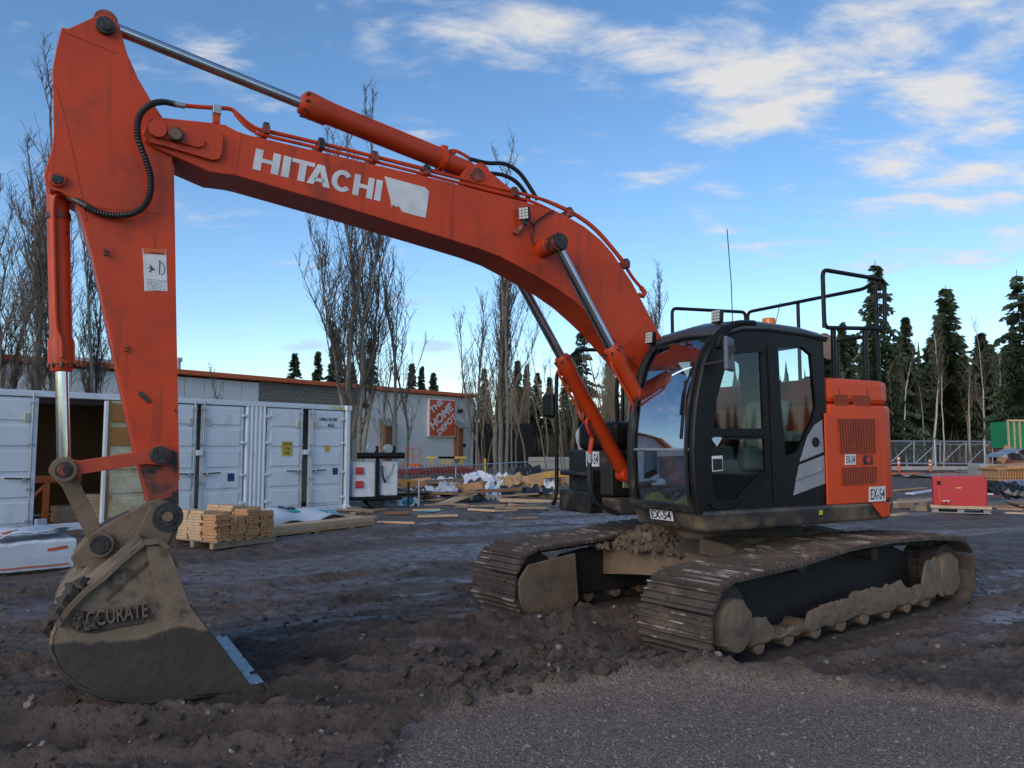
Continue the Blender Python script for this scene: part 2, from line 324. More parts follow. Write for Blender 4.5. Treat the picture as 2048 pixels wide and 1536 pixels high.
def seg_dist(x, y, P):
    best = np.full(np.shape(x), 1e9); along = np.zeros(np.shape(x)); acc = 0
    for a, b in zip(P[:-1], P[1:]):
        dx, dy = b.x - a.x, b.y - a.y; L = math.hypot(dx, dy); t = np.clip(((x - a.x) * dx + (y - a.y) * dy) / L ** 2, 0, 1)
        d = np.hypot(x - a.x - t * dx, y - a.y - t * dy); m = d < best; best = np.where(m, d, best); along = np.where(m, acc + t * L, along); acc += L
    return best, along
PUDDLES = [(G(1995, 1232), 1.0, .32, .45), (G(930, 1160), .75, .22, .5), (G(740, 1195), 1.1, .16, .45), (G(1010, 1105), 1.3, .22, .5), (G(620, 1270), .8, .10, .4), (G(880, 1045), 2.2, .35, .6), (G(700, 1140), 1.6, .16, .5), (G(1120, 1045), 2.0, .3, .6), (G(860, 1290), .7, .07, .4), (G(440, 1345), .4, .06, .3), (G(100, 1350), .35, .06, .3), (G(600, 1335), .55, .06, .3)]
def ground_fields(x, y):
    x = np.asarray(x, float); y = np.asarray(y, float)
    near = 1 - sstep(35, 75, np.hypot(x, y))
    yb = np.interp(x, gbx, gby) + (fbm(x, y, 2.2, 3, 5) - .5) * .28
    grav = sstep(.06, -.06, y - yb) * sstep(-.85, -.6, x + (fbm(x, y, 2.5, 3, 9) - .5) * .3)
    mud = 1 - grav
    big = (fbm(x, y, .25, 3, 1) - .5) * .14
    ua = x * .93 + y * .37; va = -x * .37 + y * .93
    mid = (fbm(ua * .35, va * 1.5, 1.6, 4, 2) - .5) * .06
    ua = x * .93 + y * .37; va = -x * .37 + y * .93
    cl = .55 * fbm(ua * .7, va * 1.3, 12, 4, 3, .68) + .45 * (1 - np.abs(2 * fbm(ua * .6, va * 1.4, 9, 3, 13, .6) - 1)); clod = np.maximum(cl - .50, 0) * .085 * (.35 + 1.3 * sstep(.42, .62, fbm(x, y, .8, 2, 11)))
    fine = (fbm(x, y, 30, 2, 4, .7) - .5) * .022
    h = big * .5 * (.4 + .6 * mud) + (mid + clod + fine) * mud + grav * ((fbm(x, y, 3, 3, 6) - .5) * .014 + (fbm(x, y, 45, 2, 8) - .5) * .010 - .015)
    # ridge of pushed mud along the edge of the gravel
    e = y - yb; h += np.exp(-((e - .09) / .10) ** 2) * .055 * sstep(-1.0, -.5, x) * (.4 + fbm(x, y, 5, 3, 12))
    # churned heap in front of the near track
    p = G(1290, 1365); h += .10 * np.exp(-(((x - p.x) / .9) ** 2 + ((y - p.y) / .33) ** 2)) * (.4 + 1.1 * cl)
    rw = np.zeros(np.shape(x))
    for P, w, dp in RUTS:
        d, al = seg_dist(x, y, P); q = d / (w / 2); wob = fbm(x, y, 1.7, 2, 21)
        pat = .5 + .5 * np.cos(2 * math.pi * al / .17 + 1.5 * q + 1.2 * wob)
        rut = -dp * np.exp(-(q * .95) ** 4) * (.6 + .8 * wob) + dp * .75 * np.exp(-((q - 1.35) / .35) ** 2) * (.4 + 1.2 * cl) + .045 * sstep(.35, .75, pat) * np.exp(-(q * .95) ** 4)
        h += rut * mud * near
        rw = np.maximum(rw, np.exp(-(q * 1.05) ** 4) * sstep(.40, .58, fbm(ua * .5, va * 2, 1.4, 3, 51)) * sstep(5.6, 6.6, y))
    wet = np.zeros(np.shape(x))
    for c, a, b, lv in PUDDLES:
        ang = math.atan2(c.y, c.x) - math.pi / 2; ca, sa = math.cos(.32), math.sin(.32)
        u = ((x - c.x) * ca + (y - c.y) * sa) / a; v = (-(x - c.x) * sa + (y - c.y) * ca) / b
        q = u * u + v * v + (fbm(x, y, 3.2, 4, 31) - .5) * 2.3; wet = np.maximum(wet, 1 - sstep(.35, .95, q))
    u2 = x * .90 + y * .43; v2 = -x * .43 + y * .90
    damp = sstep(.47, .60, fbm(u2 * .28, v2 * 1.5, .9, 5, 41, .55)) * mud * sstep(5.6, 7.5, y) * (1 - sstep(26, 40, y))
    wet = np.maximum(wet, .8 * rw * mud); sm = np.maximum(wet, damp * .55)
    h = h * (1 - .8 * sm) - .015 * wet
    ct, st_ = math.cos(THEAD), math.sin(THEAD); tx = (x - XC.x) * ct + (y - XC.y) * st_; ty = -(x - XC.x) * st_ + (y - XC.y) * ct
    fp = (1 - sstep(.36, .52, np.abs(np.abs(ty) - 1.15))) * (1 - sstep(2.15, 2.45, np.abs(tx - .1))); h = h * (1 - fp) + (-.055 + .4 * h) * fp
    c_ = G(480, 1340); h = h - .05 * np.exp(-(((x - c_.x + .1) / .5) ** 2 + ((y - c_.y) / .75) ** 2))
    return h * near, grav, np.maximum(wet, damp * .75)
def gz(x, y): return float(ground_fields(np.array([x]), np.array([y]))[0][0])
def build_ground():
    def spaced(a, b, st, g, lim):
        o = [a]
        while o[-1] < b: o.append(o[-1] + st); st = min(st * g, lim)
        return o
    rt = spaced(6.5, 1500, .03, 1.075, 200); xs = np.array([-v for v in rt[::-1]] + list(np.arange(-6.47, 6.48, .026)) + rt)
    ys = np.array([-1500, -900, -500, -250, -120, -60, -30, -15, -8, -4, -2, -1, 0, .5, 1.0, 1.5, 1.8, 2.1, 2.3, 2.5] + list(np.arange(2.65, 8, .0195)) + spaced(8, 1600, .022, 1.017, 200))
    X, Y = np.meshgrid(xs, ys); h, gr, wt = ground_fields(X, Y)
    nx, ny = len(xs), len(ys); co = np.stack([X, Y, h], -1).reshape(-1, 3)
    i = np.arange((ny - 1) * nx).reshape(ny - 1, nx)[:, :-1].ravel(); q = np.stack([i, i + 1, i + nx + 1, i + nx], -1)
    me = bpy.data.meshes.new('ground'); me.vertices.add(len(co)); me.vertices.foreach_set('co', co.ravel().astype(np.float32))
    me.loops.add(q.size); me.loops.foreach_set('vertex_index', q.ravel().astype(np.int32)); me.polygons.add(len(q)); me.polygons.foreach_set('loop_start', (np.arange(len(q)) * 4).astype(np.int32))
    me.update(calc_edges=True); me.polygons.foreach_set('use_smooth', np.ones(len(q), bool))
    for nm, arr in (('gravel', gr), ('wet', wt)):
        a = me.attributes.new(nm, 'FLOAT', 'POINT'); a.data.foreach_set('value', arr.ravel().astype(np.float32))
    m = bpy.data.materials.new('muddy_ground'); m.use_nodes = True; nt = m.node_tree; N = nt.nodes; K = nt.links; b = N['Principled BSDF']
    tc = N.new('ShaderNodeTexCoord')
    def noise(s, d=6, r=.6):
        n = N.new('ShaderNodeTexNoise'); n.inputs['Scale'].default_value = s; n.inputs['Detail'].default_value = d; n.inputs['Roughness'].default_value = r; K.new(tc.outputs['Object'], n.inputs['Vector']); return n.outputs[0]
    def at(n): a = N.new('ShaderNodeAttribute'); a.attribute_name = n; return a.outputs['Fac']
    def mr(f, a, bb, c=0, d=1):
        r = N.new('ShaderNodeMapRange'); K.new(f, r.inputs[0]); r.inputs[1].default_value = a; r.inputs[2].default_value = bb; r.inputs[3].default_value = c; r.inputs[4].default_value = d; return r.outputs[0]
    def mix(f, a, bb):
        x = N.new('ShaderNodeMix'); x.data_type = 'RGBA'; K.new(f, x.inputs[0])
        for i, v in ((6, a), (7, bb)):
            if isinstance(v, tuple): x.inputs[i].default_value = (*v, 1)
            else: K.new(v, x.inputs[i])
        return x.outputs[2]
    def mth(op, a, c):
        x = N.new('ShaderNodeMath'); x.operation = op; x.use_clamp = True
        for i, v in enumerate((a, c)):
            if isinstance(v, float): x.inputs[i].default_value = v
            else: K.new(v, x.inputs[i])
        return x.outputs[0]
    mud = mix(mr(noise(1.1), .35, .68), (.175, .114, .083), (.105, .069, .051)); mud = mix(mr(noise(30, 5, .75), .45, .75), mud, (.21, .145, .108)); mud = mix(mr(noise(24, 7, .75), .54, .64), mud, (.024, .017, .013))
    vo = N.new('ShaderNodeTexVoronoi'); vo.inputs['Scale'].default_value = 70; K.new(tc.outputs['Object'], vo.inputs['Vector'])
    vc = N.new('ShaderNodeSeparateColor'); K.new(vo.outputs['Color'], vc.inputs[0])
    gr_ = mix(mr(noise(2.2), .3, .7), (.42, .295, .235), (.31, .215, .172)); gr_ = mix(mr(vc.outputs[0], .6, 1.0, 0, .6), gr_, (.40, .33, .295)); gr_ = mix(mr(vc.outputs[1], .75, 1.0, 0, .6), gr_, (.05, .037, .03)); gr_ = mix(mr(noise(48, 6, .7), .52, .66), gr_, (.12, .085, .07))
    mp = N.new('ShaderNodeMapping'); mp.inputs['Rotation'].default_value = (0, 0, R(-24)); mp.inputs['Scale'].default_value = (.35, 1.7, 1); K.new(tc.outputs['Object'], mp.inputs[0])
    sn = N.new('ShaderNodeTexNoise'); sn.inputs['Scale'].default_value = 2.6; sn.inputs['Detail'].default_value = 7; sn.inputs['Roughness'].default_value = .62; K.new(mp.outputs[0], sn.inputs['Vector'])
    mud = mix(mr(sn.outputs[0], .44, .60, 0, .85), mud, (.036, .024, .018))
    col = mix(at('gravel'), mud, gr_); wetf = at('wet')
    wf = mth('MULTIPLY', wetf, mr(noise(5, 6, .65), .36, .55, .25, 1.0))
    col = mix(mr(wf, 0, 1, 0, .8), col, (.125, .092, .078)); K.new(col, b.inputs['Base Color'])
    rg = mr(noise(3, 5), .3, .7, .55, .82); x = N.new('ShaderNodeMix'); K.new(mr(wf, .25, .8), x.inputs[0]); K.new(rg, x.inputs[2]); x.inputs[3].default_value = .34; b.inputs['Specular IOR Level'].default_value = .75; K.new(x.outputs[0], b.inputs['Roughness'])
    bn = N.new('ShaderNodeBump'); bn.inputs['Distance'].default_value = .09; K.new(mr(wf, .3, .8, 1.0, .10), bn.inputs['Strength']); K.new(noise(17, 9, .74), bn.inputs['Height'])
    b2 = N.new('ShaderNodeBump'); b2.inputs['Distance'].default_value = .03; b2.inputs['Strength'].default_value = 1.0; b2.invert = True; K.new(mth('MULTIPLY', vo.outputs['Distance'], at('gravel')), b2.inputs['Height']); K.new(bn.outputs[0], b2.inputs['Normal']); K.new(b2.outputs[0], b.inputs['Normal'])
    me.materials.append(m); o = bpy.data.objects.new('ground', me); COL.objects.link(o); struct(o)
build_ground()
ICO = None
def ico():
    global ICO
    if ICO is None:
        bm = bmesh.new(); bmesh.ops.create_icosphere(bm, subdivisions=1, radius=1); ICO = (np.array([v.co for v in bm.verts]), [tuple(v.index for v in f.verts) for f in bm.faces]); bm.free()
    return ICO
def scatter(name, pts, sizes, m, label, cat, flat=.65, rough=.3):
    iv, jf = ico(); n = len(pts); k = len(iv)
    S = np.array(sizes)[:, None, None] * (1 + rng.uniform(-rough, rough, (n, k, 1))) * rng.uniform(.7, 1.25, (n, 1, 3)); S[:, :, 2:] *= flat
    a = rng.uniform(0, 6.28, n); c, s = np.cos(a)[:, None], np.sin(a)[:, None]; q = iv[None] * S; x = q[..., 0] * c - q[..., 1] * s; y = q[..., 0] * s + q[..., 1] * c
    co = np.stack([x, y, q[..., 2]], -1) + np.array(pts)[:, None, :]
    f = (np.array(jf)[None] + (np.arange(n) * k)[:, None, None]).reshape(-1, 3)
    me = bpy.data.meshes.new(name); me.from_pydata(co.reshape(-1, 3).tolist(), [], f.tolist()); me.materials.append(m); me.update()
    o = bpy.data.objects.new(name, me); COL.objects.link(o); tag(o, label, cat, kind='stuff'); return o
def scatter_px(n, x0, x1, y0, y1, smin, smax, keep=lambda x, y: True, seedpow=2.2):
    P = []; S = []
    while len(P) < n:
        px, py = rng.uniform(x0, x1), rng.uniform(y0, y1); g = G(px, py)
        if not keep(g.x, g.y): continue
        P.append((g.x, g.y, 0)); S.append(smin + (smax - smin) * rng.random() ** seedpow)
    A = np.array(P); h, gr, w = ground_fields(A[:, 0], A[:, 1]); A[:, 2] = h
    return A, np.array(S), gr
A, S, gr = scatter_px(4200, -150, 2200, 1120, 1560, .006, .036, seedpow=3.5); k = (gr < .5); scatter('mud_clods', A[k], S[k], CLOD, 'loose dark clods of mud strewn over the churned ground', 'mud')
A, S, gr = scatter_px(900, 760, 1420, 1310, 1420, .012, .06); k = gr < .7; scatter('mud_clods', A[k], S[k], CLOD, 'heaped lumps of mud pushed up before the near track', 'mud')
A, S, gr = scatter_px(420, -100, 2150, 1180, 1540, .008, .032); k = gr < .4; scatter('pebbles', A[k], S[k], STONE, 'pale and reddish pebbles pressed into the mud', 'pebbles', .7, .12)
A, S, gr = scatter_px(3600, 740, 2150, 1390, 1580, .003, .010, seedpow=3); k = gr > .5; scatter('gravel', A[k], S[k], mat('gravel_stone', (.30, .225, .19), .75, col2=(.17, .125, .105), nscale=14), 'fine loose gravel on the flattened strip in front', 'gravel', .7, .15)

A, S, gr = scatter_px(520, 780, 2150, 1385, 1560, .006, .021, seedpow=3); k = gr > .5; scatter('gravel', A[k], S[k], STONE, 'scattered larger stones on the gravel strip', 'stones', .6, .18)
# ================================================================== EXCAVATOR
EX = thing('excavator', 'orange and black tracked excavator with muddy bucket lowered to the ground', 'excavator', XC, HEAD)
_b = Vector((math.cos(HEAD), math.sin(HEAD))); _l = Vector((-_b.y, _b.x))
def U(px, py, s, heading=None):
    """photo pixel -> point of the machine's own frame lying on its fore-aft plane y = s"""
    b, l = (_b, _l) if heading is None else (Vector((math.cos(heading), math.sin(heading))), Vector((-math.sin(heading), math.cos(heading))))
    d = ray(px, py); t = (s + XC.x * l.x + XC.y * l.y) / (d.x * l.x + d.y * l.y); P = Vector((0, 0, CAMH)) + d * t
    return Vector(((P.x - XC.x) * b.x + (P.y - XC.y) * b.y, s, P.z))
def UP(pts, s): return [U(px, py, s) for px, py in pts]
def plate(pts, s0, s1): return MB().prism(UP(pts, s1), (0, s0 - s1, 0))
YV = V(0, 1, 0)
# ---- boom
BT = [(286, 264), (290, 250), (303, 238), (325, 235), (423, 245), (450, 249), (472, 261), (495, 269), (698, 317), (895, 363), (964, 382), (1020, 396), (1071, 409), (1107, 421), (1137, 434), (1169, 453), (1202, 480), (1225, 506), (1244, 534), (1264, 564), (1283, 600), (1300, 633), (1321, 670)]
BB = [(1279, 737), (1244, 698), (1214, 662), (1185, 634), (1153, 605), (1114, 577), (1081, 557), (1042, 535), (1003, 514), (958, 497), (897, 478), (698, 417), (487, 355), (466, 350), (444, 347), (421, 344), (347, 311), (312, 296), (290, 282)]
foot = [V(.72, .2, 2.22), V(.48, .2, 1.98), V(.40, .2, 1.80), V(.50, .2, 1.64), V(.72, .2, 1.62), V(.92, .2, 1.78)]
bp = UP(BT, .2) + foot + UP(BB, .2)
boom = MB().prism(bp, (0, -.4, 0)).build('boom', ORANGE, EX, bevel=.006)
def along(pts, w, s, name, m=ORANGE, t=.008, par=boom):       # raised weld strip on the near plate
    mb = MB()
    P = UP(pts, s)
    for a, b in zip(P[:-1], P[1:]): mb.bar(a, b, w, t, YV)
    return mb.build(name, m, par)
along([(480, 266), (468, 348)], .02, .2, 'weld_seam'); along([(905, 366), (897, 474)], .02, .2, 'weld_seam'); along([(1297, 636), (1246, 696)], .02, .2, 'weld_seam')
MB().prism(UP([(287, 268), (298, 244), (320, 238), (330, 240), (440, 262), (447, 272), (444, 308), (438, 318), (425, 320), (330, 292), (300, 285)], .232), (0, -.03, 0)).build('tip_plate', ORANGE, boom, bevel=.004)
MB().prism(UP([(300, 246), (316, 240), (330, 244), (400, 272), (411, 282), (408, 292), (395, 295), (310, 272), (299, 262)], .25), (0, -.02, 0)).build('tip_plate', ORANGE, boom, bevel=.004)
def cylr(name, px, py, s0, s1, r, m, par, n=24, bevel=.004):
    c = U(px, py, s1); return MB().cyl((c.x, s0, c.z), (c.x, s1, c.z), r, n=n).build(name, m, par, True, bevel)
cylr('pin_boss', 316, 257, .2, .272, .062, ORANGE, boom); cylr('lock_bolt', 352, 267, .2, .285, .052, ORUST, boom); cylr('pin_cap', 353, 268, .28, .292, .038, MUDTAN, boom)
for sx in (-1, 1): MB().cyl((U(316, 257, .2).x, -.235 * sx, U(316, 257, .2).z), (U(316, 257, .2).x, -.2 * sx, U(316, 257, .2).z), .07).build('tip_boss', ORANGE, boom, True)
# lettering
LT = [U(512, 297, .2), U(766, 362, .2)]; LBm = [U(505, 338, .2), U(760, 403, .2)]
def lp(u, v): a = LT[0].lerp(LT[1], u); b = LBm[0].lerp(LBm[1], u); q = b.lerp(a, v); return V(q.x, .2, q.z)
def letter(polys, u0, u1):
    mb = MB()
    for po in polys: mb.prism([lp(u0 + (u1 - u0) * a, b) + V(0, .004, 0) for a, b in po], (0, -.006, 0))
    return mb.build('letter', WHITEL, boom)
RC = lambda a, b, c, d: [(a, b), (c, b), (c, d), (a, d)]
Hs = [RC(0, 0, .30, 1), RC(.70, 0, 1, 1), RC(.3, .41, .7, .60)]; Is = [RC(0, 0, 1, 1)]; Ts = [RC(0, .81, 1, 1), RC(.345, 0, .655, .81)]
As = [[(0, 0), (.29, 0), (.5, .70), (.5, 1), (.35, 1)], [(1, 0), (.71, 0), (.5, .70), (.5, 1), (.65, 1)], RC(.26, .18, .74, .36)]
ca = [(.5 + .5 * math.cos(a), .5 + .52 * math.sin(a)) for a in np.linspace(R(38), R(322), 22)]; ci = [(.5 + .24 * math.cos(a), .5 + .31 * math.sin(a)) for a in np.linspace(R(38), R(322), 22)]
Cs = [[ca[i], ca[i + 1], ci[i + 1], ci[i]] for i in range(21)]
for sh, a, b in [(Hs, 0, .187), (Is, .207, .264), (Ts, .272, .446), (As, .402, .586), (Cs, .590, .757), (Hs, .766, .930), (Is, .948, 1.0)]: letter(sh, a, b)
MB().prism([p + V(0, .004, 0) for p in UP([(769, 353), (850, 375), (858, 383), (851, 436), (826, 430), (803, 423), (799, 413), (792, 414), (786, 410), (783, 415), (781, 400)], .2)], (0, -.006, 0)).build('white_patch', WHITEL, boom)
# boom top bracket for the stick cylinder, boom cylinder boss
for s in (-.13, .10): plate([(930, 375), (922, 350), (935, 333), (955, 328), (972, 336), (1010, 368), (1060, 408), (1000, 395)], s, s + .03).build('cylinder_bracket', ORANGE, boom, bevel=.003)
cylr('bracket_pin', 955, 349, -.16, .15, .045, ORUST, boom); cylr('bracket_pin_collar', 955, 349, .13, .152, .062, ORUST, boom)
PB = U(1112, 487, .42)     # boom cylinder upper pin
MB().cyl((PB.x, -.5, PB.z), (PB.x, .5, PB.z), .055).build('boom_cylinder_pin', GREASE, boom, True, .004)
for s in (-1, 1):
    MB().cyl((PB.x, .2 * s, PB.z), (PB.x, .34 * s, PB.z), .085).build('pin_boss', ORANGE, boom, True, .006)
    MB().cyl((PB.x, .49 * s, PB.z), (PB.x, .515 * s, PB.z), .07).build('pin_cap', GREASE, boom, True, .004)
# ---- hydraulic cylinders
def cylinder(name, A, B, frac, rb, rr, par, head=.16, label=None):
    """barrel from A, rod to B; frac is the share of the length taken by the barrel"""
    A, B = Vector(A), Vector(B); d = (B - A); L = d.length; d = d / L; e = MB()
    hb = A + d * (L * frac)
    root = MB().tube([A + d * .05, A + d * .10, hb - d * head * 1.25, hb - d * head * 1.1, hb - d * .05, hb - d * .05, hb - d * .015, hb], [rb * .8, rb, rb, rb * 1.18, rb * 1.18, rb * 1.02, rb * .98, rb * .9], 24).build(name, ORANGE, par, True)
    MB().cyl(hb - d * .02, B - d * .05, rr, n=20).build('rod', CHROME, root, True)
    MB().cyl(A - YV * rb * .95, A + YV * rb * .95, rb * 1.0, n=20).build('barrel_eye', ORANGE, root, True, .004)
    MB().cyl(B - YV * rb * .9, B + YV * rb * .9, rr * 1.75, n=20).build('rod_eye', ORUST, root, True, .004)
    up = d.cross(YV).normalized()
    for k in range(8):
        a = k * math.pi / 4; o = (up * math.cos(a) + YV * math.sin(a)) * rb * 1.12; MB().cyl(hb - d * .06 + o, hb - d * .03 + o, .012, n=6).build('head_bolt', DKSTEEL, root)
    return root, d, up
bcs = []
for s in (1, -1):
    lo = V(1.18, .42 * s, 1.36); hi = V(PB.x, .42 * s, PB.z)
    root, d, up = cylinder('boom_cylinder', lo, hi, .575, .078, .048, EX); bcs.append((lo, hi, d, up))
    # steel pipe down the barrel with elbow and the black hoses below
    f = lambda t, o, y=0: lo + (hi - lo) * t + up * o + YV * y
    side = -up if up.x < 0 else up
    g = lambda t, o, y=0: lo + (hi - lo) * t + side * o + YV * (y * s)
    MB().tube(smoothpath([g(.53, .088, .02), g(.50, .105, .03), g(.36, .10, .03), g(.33, .12, .02), g(.31, .14, 0), g(.27, .11, .02), g(.22, .13, 0)]), .014, 8).build('cylinder_pipe', ORANGE, root, True)
    MB().tube(smoothpath([g(.30, .09, -.04), g(.29, .14, -.04), g(.25, .16, -.03), g(.23, .15, -.02), g(.2, .16, -.01)]), .014, 8).build('cylinder_pipe', ORANGE, root, True)
    for k, y in ((0, .02), (1, -.04)):
        a = g(.22, .13 + .03 * k, y); MB().tube(smoothpath([a, a + V(.02, 0, -.10), a + V(.03, 0, -.17)]), .016, 8).build('hose_pipe', ORANGE, root, True)
        MB().cyl(a + V(.03, 0, -.16), a + V(.035, 0, -.25), .02, n=8).build('hose_fitting', GALV, root, True)
        MB().tube(smoothpath([a + V(.035, 0, -.24), a + V(.05, -.02 * s, -.45), a + V(-.02, -.04 * s, -.66), a + V(-.25, -.1 * s, -.78)]), .017, 8).build('hydraulic_hose', RUBBER, root, True)
SA = U(955, 349, 0); SB = U(211, 50, 0)
root, d, up = cylinder('stick_cylinder', SA, SB, .535, .085, .045, EX, .2)
if up.z < 0: up = -up
g = lambda t, o, y=0: SA + (SB - SA) * t + up * o + YV * y
MB().tube(smoothpath([g(.525, .085), g(.515, .115), g(.47, .105), g(.42, .098), g(.2, .097), g(.1, .098), g(.085, .12), *UP([(880, 312), (905, 301), (925, 308), (942, 319)], 0)], 5), .016, 8).build('cylinder_pipe', ORANGE, root, True)
MB().cyl(g(.11, 0), g(.125, 0), .1, n=24).build('clamp_band', ORANGE, root, True); MB().box(g(.118, .11), (.06, .06, .05)).build('clamp_block', ORANGE, root, bevel=.005)
for y, o in ((.03, .14), (-.06, .02)):
    pts_ = [(940, 318), (975, 326), (1010, 328), (1038, 345), (1060, 375), (1075, 400)] if y > 0 else [(975, 346), (1005, 350), (1030, 362), (1048, 382), (1058, 400)]
    MB().tube(smoothpath(UP(pts_, y), 8), .02, 8).build('hydraulic_hose', RUBBER, root, True)
# ---- pipes along the boom top
def boompipe(px, s, r=.017): return MB().tube(smoothpath(UP(px, s), 5), r, 8).build('boom_pipe', ORANGE, boom, True)
boompipe([(350, 209), (400, 214), (455, 217), (470, 224), (495, 246), (515, 258), (535, 263), (700, 301), (900, 352), (1020, 382), (1075, 396), (1110, 410), (1150, 430), (1185, 455), (1218, 490), (1245, 524), (1265, 555), (1282, 575)], .13)
boompipe([(470, 228), (490, 250), (510, 264), (530, 271), (700, 311), (900, 361), (1015, 390), (1060, 402), (1100, 420), (1140, 440)], .15, .015)
boompipe([(535, 262), (700, 301), (900, 350), (1020, 381), (1110, 408), (1185, 452), (1245, 520)], -.1)
for px, py in [(531, 262), (641, 292), (748, 318), (852, 344), (1027, 388), (1137, 428), (1250, 530)]:
    c = U(px, py, .13); MB().box((c.x, .02, c.z), (.05, .33, .07)).build('pipe_clamp', ORUST, boom, bevel=.005); MB().box((c.x, .14, c.z + .045), (.04, .05, .025)).build('clamp_bolt', GREASE, boom)
c = U(433, 224, .13); MB().box((c.x, .13, c.z - .03), (.05, .06, .13)).build('pipe_clamp', ORANGE, boom, bevel=.004); MB().box((c.x, .14, c.z + .01), (.06, .06, .07)).build('clamp_plate', GALV, boom, bevel=.004)
MB().tube(UP([(1282, 575), (1290, 586), (1286, 592), (1278, 590)], .13), .026, 8).build('pipe_end', ORANGE, boom, True)
# hose loop from the boom pipe over the stick
hp = smoothpath([U(352, 209, .14), U(325, 204, .17), U(298, 211, .25), U(278, 235, .27), U(276, 275, .27), U(292, 320, .25), U(302, 360, .24), U(296, 400, .23), U(272, 424, .22), U(235, 431, .21), U(195, 424, .2), U(165, 408, .17), U(138, 394, .12)], 14)
MB().tube(hp, [.024 if i % 2 else .019 for i in range(len(hp))], 10).build('spiral_guarded_hose', RUBBER, EX, True)
MB().cyl(hp[0] + V(-.06, 0, 0), hp[4], .02).build('hose_fitting', GALV, EX, True); MB().tube(hp[-20:], .025, 10).build('hose_sleeve', DKSTEEL, EX, True)
# work lamp on the boom
def worklamp(c, yaw, par, pitch=0):
    rot = Matrix.Rotation(yaw, 3, 'Z') @ Matrix.Rotation(pitch, 3, 'Y')
    o = MB().box(c, (.05, .10, .115), rot).build('work_lamp', BLACK, par, bevel=.006)
    le = MB()
    for i in range(3):
        for j in range(4): le.box(Vector(c) + rot @ V(.027, -.03 + .03 * i, -.039 + .026 * j), (.006, .024, .021), rot)
    le.build('lamp_lens', LENS, o); MB().bar(Vector(c) + V(0, 0, -.05), Vector(c) + V(-.01, 0, -.10), .02, .05).build('lamp_bracket', DKSTEEL, o); return o
c = U(1049, 427, .27); worklamp(c, R(40), boom, R(8))
MB().bar(U(1050, 448, .25), U(1034, 462, .21), .03, .03).build('lamp_bracket', ORUST, boom); cylr('bracket_boss', 1034, 462, .2, .24, .03, ORUST, boom)
MB().tube(smoothpath([U(1056, 440, .26), U(1068, 455, .23), U(1063, 475, .215), U(1068, 488, .215)]), .006, 6).build('lamp_wire', RUBBER, boom); MB().tube(smoothpath([U(1066, 452, .22), U(1085, 434, .215), U(1107, 421, .215)]), .009, 6).build('lamp_wire', RUBBER, boom)
# ---- stick
ST = [(123, 54), (136, 57), (189, 33), (204, 28), (224, 33), (239, 50), (246, 78), (254, 106), (277, 158), (303, 202), (325, 234), (345, 300), (346, 350), (350, 584), (354, 740), (356, 871), (358, 1008), (350, 1050), (330, 1056), (312, 1040), (297, 1006), (285, 957), (271, 907), (240, 767), (210, 626), (184, 509), (161, 430), (150, 400), (120, 383), (100, 380), (90, 366), (88, 348), (95, 325), (104, 296), (107, 264), (105, 164), (104, 140), (114, 88)]
stick = MB().prism(UP(ST, .165), (0, -.33, 0)).build('stick', ORANGE, EX, bevel=.006)
along([(107, 170), (130, 249), (160, 393), (170, 440)], .022, .165, 'weld_seam', par=stick); along([(125, 60), (232, 104)], .02, .165, 'weld_seam', par=stick); along([(182, 412), (255, 419), (338, 427)], .018, .165, 'weld_seam', par=stick); along([(346, 330), (351, 640), (357, 960)], .012, .165, 'edge_weld', par=stick)
MB().prism(UP([(282, 940), (300, 915), (330, 895), (356, 905), (357, 1000), (345, 1020), (300, 1008)], .168), (0, -.01, 0)).build('greasy_tip_patch', ORUST, stick)
cylr('stick_cylinder_pin', 211, 49, -.2, .2, .062, GREASE, stick); cylr('pin_cap', 213, 50, .2, .215, .035, ORUST, stick)
cylr('bucket_cylinder_pin', 115, 357, -.2, .195, .052, ORANGE, stick); cylr('pin_cap', 115, 357, .19, .205, .036, ORUST, stick)
cylr('link_pin', 320, 910, -.27, .27, .062, GREASE, stick); cylr('bucket_pin', 336, 1034, -.28, .28, .068, GREASE, stick); cylr('pin_cap', 336, 1034, .28, .292, .035, MUDTAN, stick)
for px, py in [(211, 500), (252, 693)]:
    for k in (0, 7): cylr('bolt_stub', px, py + k, .165, .19, .011, ORUST, stick, 8, 0)
MB().bar(U(279, 785, .17), U(298, 803, .17), .03, .02, YV).build('hose_bracket', GREASE, stick)
# warning sticker
q = UP([(285, 497), (332, 499), (335, 582), (289, 582)], .165); stk = MB().prism([p + V(0, .003, 0) for p in q], (0, -.005, 0)).build('warning_sticker', WHITE, stick)
q2 = [q[0].lerp(q[1], t) for t in (0.03, .97)] + [q[0].lerp(q[1], .97).lerp(q[3].lerp(q[2], .97), .13), q[0].lerp(q[1], .03).lerp(q[3].lerp(q[2], .03), .13)]
MB().prism([p + V(0, .0045, 0) for p in q2], (0, -.002, 0)).build('orange_header', TRIM, stk)
text('WARNING', 'header_text', INK, stk, q2[3] + V(-.035, .0048, .007), (-1, 0, 0), (0, 0, 1), .016, .095, .0006, .01)
for i, ln in enumerate(['Keep away from', 'machine during', 'operation.', 'Personal injury', 'or death may', 'result if hit by', 'the machine.']):
    text(ln, 'sticker_text', INK, stk, V(q[3].x - .012, .1685, q[3].z + .083 - .0125 * i), (-1, 0, 0), (0, 0, 1), .0075, .13 if len(ln) > 13 else .10, .0006)
